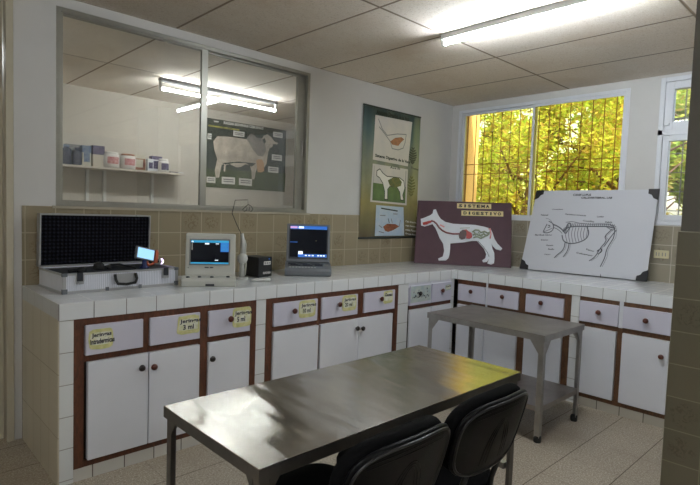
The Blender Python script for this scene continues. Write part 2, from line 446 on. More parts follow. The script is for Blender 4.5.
# window opening of the far room is cut by leaving a gap: that stretch is rebuilt below
struct('wall_right', w)
struct('wall_back', MB().box(RX0-.1, .14, RY0-.1, RY0, 0, H, 'paint'))
struct('wall_near', MB().box(RX0-.1, RX0, RY0, 2.45, 0, H, 'paint'))
struct('wall_far', MB().box(RX0, 0, 2.35, 2.45, 0, H, 'paint_far'))
# exterior reveal of the big window, painted peach
struct('trim_1', MB().box(.14, .34, -.112, .06, -.1, 2.7, 'peach'))
# tiled wainscots
w = MB(); w.box(XE, -.0095, -.0095, 0, .0, 1.299, 'tile_l'); struct('trim_2', w)
w = MB(); w.box(-.0095, 0, -3.4, 0, .0, 1.299, 'tile_r'); struct('trim_3', w)
struct('trim_4', MB().box(W1[0]-.02, W1[1]+.02, -.02, .11, 1.288, 1.303, 'sill'))
struct('trim_5', MB().box(-.012, .13, WL[0], WL[1], 1.299, 1.312, 'upvc'))
# pillar at the right, tiled to shoulder height
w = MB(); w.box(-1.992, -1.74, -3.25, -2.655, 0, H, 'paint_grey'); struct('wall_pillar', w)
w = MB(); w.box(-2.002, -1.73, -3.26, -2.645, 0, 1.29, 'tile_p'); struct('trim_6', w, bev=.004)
# --- window between the rooms: aluminium frame, two sliding panes
def winframe(mb, plane, a0, a1, z0, z1, t, d0, d1, mat):
    def bx(p0, p1, q0, q1):
        if plane == 'y': mb.box(p0, p1, d0, d1, q0, q1, mat)
        else: mb.box(d0, d1, p0, p1, q0, q1, mat)
    bx(a0, a0+t, z0, z1); bx(a1-t, a1, z0, z1); bx(a0+t, a1-t, z0, z0+t); bx(a0+t, a1-t, z1-t, z1)
o1 = thing('window_1', 'x', 'x', (-2.837, .05, W1[2])); del o1['label']; del o1['category']; o1['kind'] = 'structure'
f = MB(); winframe(f, 'y', W1[0], W1[1], W1[2], W1[3], .026, .0, .075, 'alu'); f.build('window_frame', o1, True, .002)
f = MB(); winframe(f, 'y', W1[0]+.024, -2.815, W1[2]+.02, W1[3]-.02, .014, .008, .026, 'alu'); f.box(-2.862, -2.815, .006, .028, W1[2]+.02, W1[3]-.02, 'alu'); f.build('sash', o1, True, .002)
f = MB(); winframe(f, 'y', -2.835, W1[1]-.024, W1[2]+.02, W1[3]-.02, .016, .040, .058, 'alu'); f.box(-2.02, W1[1]-.024, .036, .062, W1[2]+.02, W1[3]-.02, 'alu'); f.build('sash', o1, True, .002)
MB().box(W1[0]+.036, -2.86, .015, .018, W1[2]+.033, W1[3]-.033, 'glass').build('pane', o1, True)
MB().box(-2.82, -2.02, .048, .051, W1[2]+.035, W1[3]-.035, 'glass').build('pane', o1, True)
MB().box(-1.975, -1.962, .026, .036, 1.76, 1.88, 'leg').build('latch', o1, True, .002)
# --- big window: white frame, amber sliding panes, rods outside
o2 = thing('window_2', 'x', 'x', (.05, -.9, WL[2])); del o2['label']; del o2['category']; o2['kind'] = 'structure'
f = MB(); winframe(f, 'x', WL[0], WL[1], WL[2], WL[3], .03, -.008, .07, 'upvc'); f.build('window_frame', o2, True, .003)
f = MB(); winframe(f, 'x', -.925, WL[1]-.03, WL[2]+.02, WL[3]-.03, .022, .03, .05, 'upvc'); f.build('sash', o2, True, .002)
f = MB(); winframe(f, 'x', WL[0]+.03, -.89, WL[2]+.02, WL[3]-.03, .022, .006, .026, 'upvc'); f.build('sash', o2, True, .002)
MB().box(.038, .042, -.91, WL[1]-.05, WL[2]+.04, WL[3]-.05, 'amber').build('pane', o2, True)
MB().box(.014, .018, WL[0]+.05, -.91, WL[2]+.04, WL[3]-.05, 'amber').build('pane', o2, True)
g = MB(); y = WL[0]+.04; k = 0
while y < WL[1]-.02:
    g.tube([(.105, y, WL[2]), (.105, y, WL[3])], .0045, 'iron', 6); y += .098
for z in (1.76, 1.86): g.tube([(.112, WL[0], z), (.112, WL[1], z)], .004, 'iron', 6)
tag(g.build('window_grille'), 'rusty grille of thin rods outside the wide amber window', 'grille')
# --- narrow window at the right: fixed light over a casement
o3 = thing('window_3', 'x', 'x', (.05, -2.45, WR[2])); del o3['label']; del o3['category']; o3['kind'] = 'structure'
f = MB(); winframe(f, 'x', WR[0], WR[1], WR[2], WR[3], .035, -.010, .07, 'upvc'); f.box(-.010, .07, WR[0], WR[1], 2.00, 2.045, 'upvc'); f.build('window_frame', o3, True, .003)
f = MB(); winframe(f, 'x', WR[0]+.035, WR[1]-.035, 2.045, WR[3]-.035, .06, .0, .05, 'upvc'); f.build('sash', o3, True, .004)
f = MB(); winframe(f, 'x', WR[0]+.035, WR[1]-.035, WR[2]+.035, 2.00, .045, .0, .05, 'upvc'); f.build('sash', o3, True, .004)
MB().box(.022, .026, WR[0]+.09, WR[1]-.09, 2.10, WR[3]-.09, 'clear').build('pane', o3, True)
MB().box(.022, .026, WR[0]+.075, WR[1]-.075, WR[2]+.075, 1.96, 'clear').build('pane', o3, True)
MB().box(-.016, .0, -2.03, -2.0, 2.075, 2.095, 'upvc').build('latch', o3, True, .002)
g = MB(); y = WR[0]+.06
while y < WR[1]-.02:
    g.tube([(.105, y, WR[2]), (.105, y, WR[3])], .005, 'ironw', 6); y += .098
for z in (1.42, 1.57, 1.72, 1.87, 2.10, 2.14): g.tube([(.112, WR[0], z), (.112, WR[1], z)], .004 if z < 2.05 else .009, 'ironw', 6)
tag(g.build('window_grille'), 'pale grille of crossed rods outside the narrow right window', 'grille')
# --- door at the left
dr = thing('door_1', 'x', 'x', ((DX0+DX1)/2, 0, 0)); del dr['label']; del dr['category']; dr['kind'] = 'structure'
f = MB(); f.box(DX0, DX0+.035, -.012, .09, 0, DZ, 'door').box(DX1-.035, DX1, -.012, .09, 0, DZ, 'door').box(DX0+.035, DX1-.035, -.012, .09, DZ-.035, DZ, 'door')
f.build('door_frame', dr, True, .003)
f = MB(); f.box(DX0+.04, DX1-.04, .035, .06, .01, DZ-.04, 'door')
x = DX0+.05
while x < DX1-.08: f.box(x, x+.03, .026, .035, .03, DZ-.06, 'door'); x += .058
f.build('door_leaf', dr, True, .003)
f = MB(); f.box(-4.045, -4.012, .014, .026, .83, .95, 'door').lathe((-4.03, 0, .885), [(.009, .016), (.009, .0), (.004, -.003)], 'black', 12, 'y'); f.build('door_handle', dr, True)
# --- baseboard behind the free floor at the left
struct('baseboard_left', MB().box(RX0, DX0, -.012, 0, 0, .08, 'end'))

# ------------------------------------------------------------------ tiled counter
YB = -.0095; YR = -3.2
ct = thing('tiled_counter', 'long L-shaped white tiled masonry counter under both windows', 'counter', (-1.9, -.35, 0))
t = MB(); t.box(XE, -.0095, -D+.006, YB, .786, .86, 'top_l').box(-D2+.006, -.0095, YR, -D+.006, .786, .86, 'top_l')
t.build('worktop', ct, True)
MB().box(XE, -D2+.006, -D, -D+.006, .782, .859, 'apr_l').build('worktop_edge', ct, True)
MB().box(-D2, -D2+.006, YR, -D, .782, .859, 'apr_r').build('worktop_edge', ct, True)
MB().box(XE+.006, XE+.066, FY, YB, 0, .786, 'pil').build('pillar', ct, True)
MB().box(XE, XE+.006, FY+.002, YB, 0, .786, 'end').build('end_panel', ct, True)
for x0, x1 in ((-2.846, -2.776), (-1.558, -1.437), (-.868, FX-.0)): MB().box(x0+.001, x1-.001, FY, -.15, .0, .786, 'pil').build('pillar', ct, True)
for y0, y1 in ((-1.765, -1.705), (-3.2, -2.39)): MB().box(FX, -.15, y0+.001, y1-.001, .0, .786, 'pil').build('pillar', ct, True)
for x0, x1 in ((-3.848, -2.847), (-2.775, -1.559), (-1.436, -.869)): MB().box(x0, x1, FY+.002, -.15, 0, .062, 'pli_l').build('plinth', ct, True)
for y0, y1 in ((-1.704, -.70), (-2.389, -1.766)): MB().box(FX+.002, -.15, y0, y1, 0, .062, 'pli_r').build('plinth', ct, True)

# ------------------------------------------------------------------ cabinets (local x along the run, front towards -y)
ZB, ZT = .062, .782
def knob(parent, x, z, mat, y=-.012, r=.018):
    b = MB(); b.lathe((x, y, z), [(.006, 0), (.006, -.010), (r*.8, -.013), (r, -.019), (r*.9, -.026), (r*.4, -.030)], mat, 16, 'y')
    b.build('knob', parent)
def note(parent, x0, x1, z0, z1, lines, kind='note', ragged=.0, seed=0, y=-.0126, tilt=0.0):
    r = random.Random(seed); b = MB(); n = 6
    F = frame(((x0+x1)/2, y, (z0+z1)/2), (math.cos(tilt), 0, math.sin(tilt)), (-math.sin(tilt), 0, math.cos(tilt)))
    w, h = (x1-x0)/2, (z1-z0)/2; poly = []
    for i in range(24):
        a = 2*PI*i/24; e = .35 if ragged else .12
        c, s_ = math.cos(a), math.sin(a)
        poly.append((w*math.copysign(abs(c)**e, c)*(1-ragged*r.random()), h*math.copysign(abs(s_)**e, s_)*(1-ragged*r.random())))
    b.prism(poly, F, 0, .0016, kind)
    b.prism([(p*.86, q*.62+h*.05) for p, q in poly], F, .0016, .0019, 'note2')
    for i, (s_, lw, lx) in enumerate(lines):
        b.text(s_, F @ Matrix.Translation((-w*.82+lx*w, h*(.12-.56*i), .0024)), 2*w*lw, h*.50, 'ink', .03)
    b.build('paper_label', parent)
def cabinet(label, loc, rz, W, fr, drawers, doors, rail='wood', top='wood'):
    c = thing('base_cabinet', label, 'cabinet', loc, rz, 'base cabinets under the tiled counter')
    MB().box(.006, W-.006, .021, .50, ZB, ZT, 'dark').build('carcass', c)
    f = MB()
    f.box(0, W, 0, .02, .745, ZT, top); f.box(0, W, .001, .02, .572, .602, rail); f.box(0, W, 0, .02, ZB, .092, rail)
    for x0, x1, z0, z1, m in fr: f.box(x0, x1, -.0015, .0195, z0, z1, m)
    f.build('face_frame', c, bev=.0012)
    for x0, x1, z0, z1, kn, nt in drawers:
        d = MB(); d.box(x0, x1, -.012, .018, z0, z1, 'lamd'); d = d.build('drawer', c, bev=.002)
        for kx, kz, km in kn: knob(d, kx, kz, km)
        for a in nt: note(d, *a[0], **a[1])
    for x0, x1, z0, z1, kn in doors:
        d = MB(); d.box(x0, x1, -.014, .018, z0, z1, 'lam'); d = d.build('door', c, bev=.002)
        for kx, kz, km in kn: knob(d, kx, kz, km, -.014, .017)
    return c
w_, r_ = 'wood', 'wood_r'
J = 'Jeringas'
cabinet('white cabinet at the left end of the counter, three drawers with yellow notes', (-3.85, FY, 0), 0, 1.004,
  [(0, .045, ZB, ZT, w_), (.324, .355, .60, ZT, w_), (.637, .685, ZB, ZT, w_), (.958, 1.004, ZB, ZT, w_)],
  [(.050, .321, .604, .748, [], [((.058, .175, .626, .728, [(J, .78, .1), ('Intradermicas', .95, 0)]), dict(ragged=.10, seed=3, tilt=.02))]),
   (.358, .634, .604, .748, [], [((.498, .634, .634, .742, [(J, .9, .08), ('3 ml', .45, .35)]), dict(ragged=.12, seed=5))]),
   (.688, .955, .604, .748, [(.815, .693, 'knob')], [((.834, .962, .634, .752, [(J, .9, .05), ('5 ml', .42, .3)]), dict(ragged=.03, seed=7))])],
  [(.060, .3485, .094, .570, [(.309, .503, 'kdark')]), (.3535, .634, .094, .570, [(.372, .497, 'knob')]), (.688, .955, .094, .570, [(.703, .482, 'kdark')])])
cabinet('white cabinet below the grey open ultrasound laptop, three drawers with square yellow notes', (-2.776, FY, 0), 0, 1.218,
  [(0, .048, ZB, ZT, w_), (.404, .436, .60, ZT, w_), (.416, .430, ZB, .60, 'wood'), (.776, .836, .60, ZT, w_), (1.171, 1.218, ZB, ZT, w_)],
  [(.052, .401, .604, .748, [(.199, .690, 'knob')], [((.243, .382, .634, .748, [(J, .9, .08), ('10 ml', .45, .3)]), dict(ragged=.02, seed=9))]),
   (.439, .773, .604, .748, [(.584, .694, 'knob')], [((.620, .757, .637, .749, [(J, .8, .08), ('20 ml', .5, .2)]), dict(ragged=.02, seed=11))]),
   (.839, 1.168, .604, .748, [(1.004, .694, 'knob')], [((1.034, 1.142, .648, .749, [('Gasas', .8, .1)]), dict(ragged=.12, seed=13))])],
  [(.052, .413, .094, .570, []), (.433, .7855, .094, .570, [(.760, .506, 'kdark')]), (.789, 1.150, .094, .570, [(.815, .499, 'kdark')])])
c3 = cabinet('narrow white cabinet in the counter corner with a blue printed sheet on its drawer', (-1.436, FY, 0), 0, .567,
  [(0, .010, ZB, .60, 'dark'), (.272, .286, .60, ZT, 'lam')],
  [(.012, .268, .604, .760, [(.113, .697, 'kdark')], []), (.290, .563, .604, .760, [(.411, .697, 'knob')], [((.462, .548, .688, .742, [('Guantes', .8, .1)]), dict(kind='bluep', ragged=.05, seed=17, tilt=.08))])],
  [(.012, .274, .094, .570, []), (.290, .563, .094, .570, [(.305, .50, 'kdark')])], top='lam')
d3 = [o for o in c3.children if o.name.startswith('drawer')][0]
b = MB(); F = frame((.014, -.0126, .625), (1,0,0), (0,0,1)); b.prism([(0,0), (.252,.004), (.25,.128), (.002,.13)], F, 0, .0015, 'bluep')
rr = random.Random(4)
for i in range(26):
    x, z = .02+rr.random()*.2, .02+rr.random()*.09
    if i < 12: x = .02+i*.018; z = .03+rr.random()*.014
    b.prism([(x, z), (x+.012, z+.003), (x+.014, z+.014), (x+.003, z+.012)], F, .0015, .0018, 'ink' if i % 3 else 'pgrey')
b.build('paper_label', d3)
cabinet('white cabinet behind the low steel table, three drawers with round wooden knobs', (FX, -.726, 0), -PI/2, .977,
  [(.275, .293, ZB, ZT, 'lam'), (.571, .629, ZB, ZT, r_), (.930, .977, ZB, ZT, r_)],
  [(.010, .273, .604, .742, [(.148, .695, 'knob')], []), (.294, .569, .604, .742, [(.440, .692, 'knob')], []), (.631, .928, .604, .742, [(.762, .692, 'knob')], [])],
  [(.010, .272, .094, .570, []), (.296, .567, .094, .570, []), (.633, .926, .094, .570, [])], rail=r_)
cabinet('white cabinet between the low steel table and the dark tiled pillar', (FX, -1.767, 0), -PI/2, .620,
  [(.262, .296, ZB, .60, r_), (.266, .292, .60, ZT, 'lam')],
  [(.004, .264, .606, .752, [(.140, .688, 'knob')], []), (.294, .612, .606, .752, [(.440, .681, 'knob')], [])],
  [(.004, .258, .094, .570, []), (.298, .580, .094, .570, [(.543, .466, 'knob')])], rail=r_, top=r_)

# ------------------------------------------------------------------ steel tables
def steel_table(label, x0, x1, y0, y1, z, topm, shelf=None, leg=.032, edge=.038, stretch=False, feet=True, lm='leg', gs=1.0):
    cx, cy = (x0+x1)/2, (y0+y1)/2
    t = thing('steel_table', label, 'table', (cx, cy, 0))
    a, b_ = (x1-x0)/2, (y1-y0)/2
    m = MB(); m.box(-a, a, -b_, b_, z-.0025, z, topm)
    for q in ((-a, a, -b_, -b_+.002), (-a, a, b_-.002, b_), (-a, -a+.002, -b_+.002, b_-.002), (a-.002, a, -b_+.002, b_-.002)): m.box(*q, z-edge, z-.0025, lm)
    m.build('tabletop', t)
    for sx in (-1, 1):
        for sy in (-1, 1):
            l = MB(); px, py = sx*(a-.008), sy*(b_-.008); th = .003
            l.box(min(px, px-sx*leg), max(px, px-sx*leg), min(py, py-sy*th), max(py, py-sy*th), .03 if feet else 0, z-.003, lm)
            l.box(min(px, px-sx*th), max(px, px-sx*th), min(py-sy*th, py-sy*leg), max(py-sy*th, py-sy*leg), .03 if feet else 0, z-.003, lm)
            l = l.build('leg', t)
            g = MB(); F1 = frame((px, py, 0), (-sx, 0, 0), (0, 0, 1)); F2 = frame((px, py, 0), (0, -sy, 0), (0, 0, 1))
            tri = [(leg, z-edge-.075*gs), (leg+.055*gs, z-edge), (leg+.055*gs, z-.004), (leg, z-.004)]
            g.prism(tri, F1, -.0015, .0015, lm); g.prism(tri, F2, -.0015, .0015, lm); g.build('gusset', l)
            if feet:
                f = MB(); cx_, cy_ = px-sx*leg/2, py-sy*leg/2
                f.lathe((cx_, cy_, 0), [(leg*.62, 0), (leg*.68, .004), (leg*.68, .034), (leg*.58, .04)], 'rubber', 12); f.build('foot_cap', l)
    if shelf:
        m = MB(); e = .012; m.box(-a+e, a-e, -b_+e, b_-e, shelf-.003, shelf, topm)
        for q in ((-a+e, a-e, -b_+e, -b_+e+.002), (-a+e, a-e, b_-e-.002, b_-e), (-a+e, -a+e+.002, -b_+e, b_-e), (a-e-.002, a-e, -b_+e, b_-e)): m.box(*q, shelf-.03, shelf-.003, topm)
        m.build('lower_shelf', t)
    if stretch:
        for sx in (-1, 1): MB().box(sx*(a-.03)-.012, sx*(a-.03)+.012, -b_+.03, b_-.03, stretch-.012, stretch+.012, 'leg').build('stretcher', t)
    return t
steel_table('long brushed steel examination table with two black chairs pushed under it', -3.920, -2.698, -2.318, -1.808, .72, 'steel', stretch=.34, leg=.028, edge=.034, lm='legd', gs=.6)
steel_table('low steel side table with a lower shelf in front of the corner cabinets', -1.690, -1.135, -1.932, -1.075, .645, 'steel_s', shelf=.215)

# ------------------------------------------------------------------ chairs
def pad(mb, a, b, n, prof, place, mat, NS=44, taper=0.0):
    rings = []
    for sc_, d in prof:
        ring = []
        for k in range(NS):
            th = 2*PI*k/NS; c, s_ = math.cos(th), math.sin(th)
            x = a*math.copysign(abs(c)**(2/n), c); y = b*math.copysign(abs(s_)**(2/n), s_)
            x *= 1+taper*(y/b)
            ring.append(place(x*sc_, y*sc_, d))
        rings.append(ring)
    vs = [q for r in rings for q in r]; fs = []
    for i in range(len(rings)-1):
        for k in range(NS): fs.append((i*NS+k, i*NS+(k+1) % NS, (i+1)*NS+(k+1) % NS, (i+1)*NS+k))
    vs.append(place(0, 0, prof[0][1])); vs.append(place(0, 0, prof[-1][1])); c0, c1 = len(vs)-2, len(vs)-1; L = (len(rings)-1)*NS
    for k in range(NS): fs.append((c0, (k+1) % NS, k)); fs.append((c1, L+k, L+(k+1) % NS))
    mb.add(vs, fs, mat, True)
    return mb
PROF = lambda lo, hi, r: [(s, lo) for s in (.35, .7)] + [(.93, lo), (.985, lo+r*.4), (1, lo+r), (1, hi-r), (.985, hi-r*.4), (.93, hi)] + [(s, hi+r*.25) for s in (.7, .35)]
def make_chair(label):
    c = thing('office_chair', label, 'chair', (0,0,0))
    def back(x, t, d):        # d towards the sitter (+y)
        return (x, -.232 - (t+.13)*.26 + .85*x*x + .05*t*t + d, .690 + t + d*.24)
    pad(MB(), .186, .118, 3.4, PROF(-.024, -.006, .008), back, 'shell', taper=.04).build('back_shell', c)
    pad(MB(), .188, .122, 3.0, PROF(-.004, .036, .018), back, 'fabric', taper=.04).build('backrest', c)
    sh = [o for o in c.children if o.name.startswith('back_shell')][0]
    r = MB()
    ring = []
    for k in range(60):
        th = 2*PI*k/60; cc, ss = math.cos(th), math.sin(th)
        x = .178*math.copysign(abs(cc)**(2/3.4), cc); y = .110*math.copysign(abs(ss)**(2/3.4), ss)
        ring.append(back(x*(1+.04*y/.126), y, -.0235))
    r.tube(ring, .0042, 'rim', 6, closed=True)
    for q in (.026, .038, .050):   # pressed arches in the middle of the shell
        r.tube([back(q*math.cos(a)*(1.3-.3*math.sin(a)), -.085+(.11+q*.6)*max(0, math.sin(a))**.7, -.0232) for a in [PI*i/14 for i in range(15)]], .0014, 'shell', 6)
    for q in (.72, .82): r.tube([back(x*.01, .116*q - .10*(x*.01)**2/.02*.1, -.0235) for x in range(-15, 16, 3)], .0015, 'shell', 6)
    r.build('shell_rib', sh)
    def seat(x, y, d): return (x, y+.030, .440 + d + .25*x*x)
    pad(MB(), .200, .235, 4.2, PROF(-.004, .042, .018), seat, 'fabric').build('seat', c)
    pad(MB(), .196, .232, 4.2, PROF(-.018, -.005, .006), seat, 'shell').build('seat_shell', c)
    for s in (-1, 1):
        x = s*.185
        MB().tube([(x, .15, .405), (x*1.05, .18, .39), (x*1.05, .215, .02)], .011, 'ctube').build('leg', c)
        MB().tube([(x, -.14, .405), (x*1.05, -.165, .39), (x*1.05, -.235, .02)], .011, 'ctube').build('leg', c)
        MB().tube([(x, .16, .405), (x, -.15, .405)], .011, 'ctube').build('side_rail', c)
        for q, yy in ((1.05, .215), (1.05, -.235)):
            MB().lathe((x*q, yy, 0), [(.015, 0), (.016, .004), (.016, .03), (.011, .034)], 'rubber', 12).build('foot_cap', c)
        MB().tube([(s*.09, -.05, .407), (s*.09, -.17, .407), (s*.09, -.212, .425), (s*.09, -.218, .50), back(s*.09, -.085, -.014)], .009, 'ctube').build('back_support', c)
    MB().tube([(-.185, .08, .400), (.185, .08, .400)], .011, 'ctube').build('cross_rail', c)
    MB().tube([(-.185, -.08, .400), (.185, -.08, .400)], .011, 'ctube').build('cross_rail', c)
    return c
def copy_tree(o, parent=None):
    c = o.copy(); COL.objects.link(c)
    if parent: c.parent = parent
    for ch in list(o.children): copy_tree(ch, c)
    return c
ch = make_chair('black padded chair nearer the right end of the long steel table')
ch.matrix_basis = Matrix.Translation((-3.223, -2.245, 0)) @ Matrix.Rotation(.0, 4, 'Z'); ch['group'] = 'black chairs at the steel table'
ch2 = copy_tree(ch); ch2.matrix_basis = Matrix.Translation((-3.640, -2.245, 0)) @ Matrix.Rotation(.0, 4, 'Z')
ch2['label'] = 'black padded chair nearer the camera, half below the picture edge'
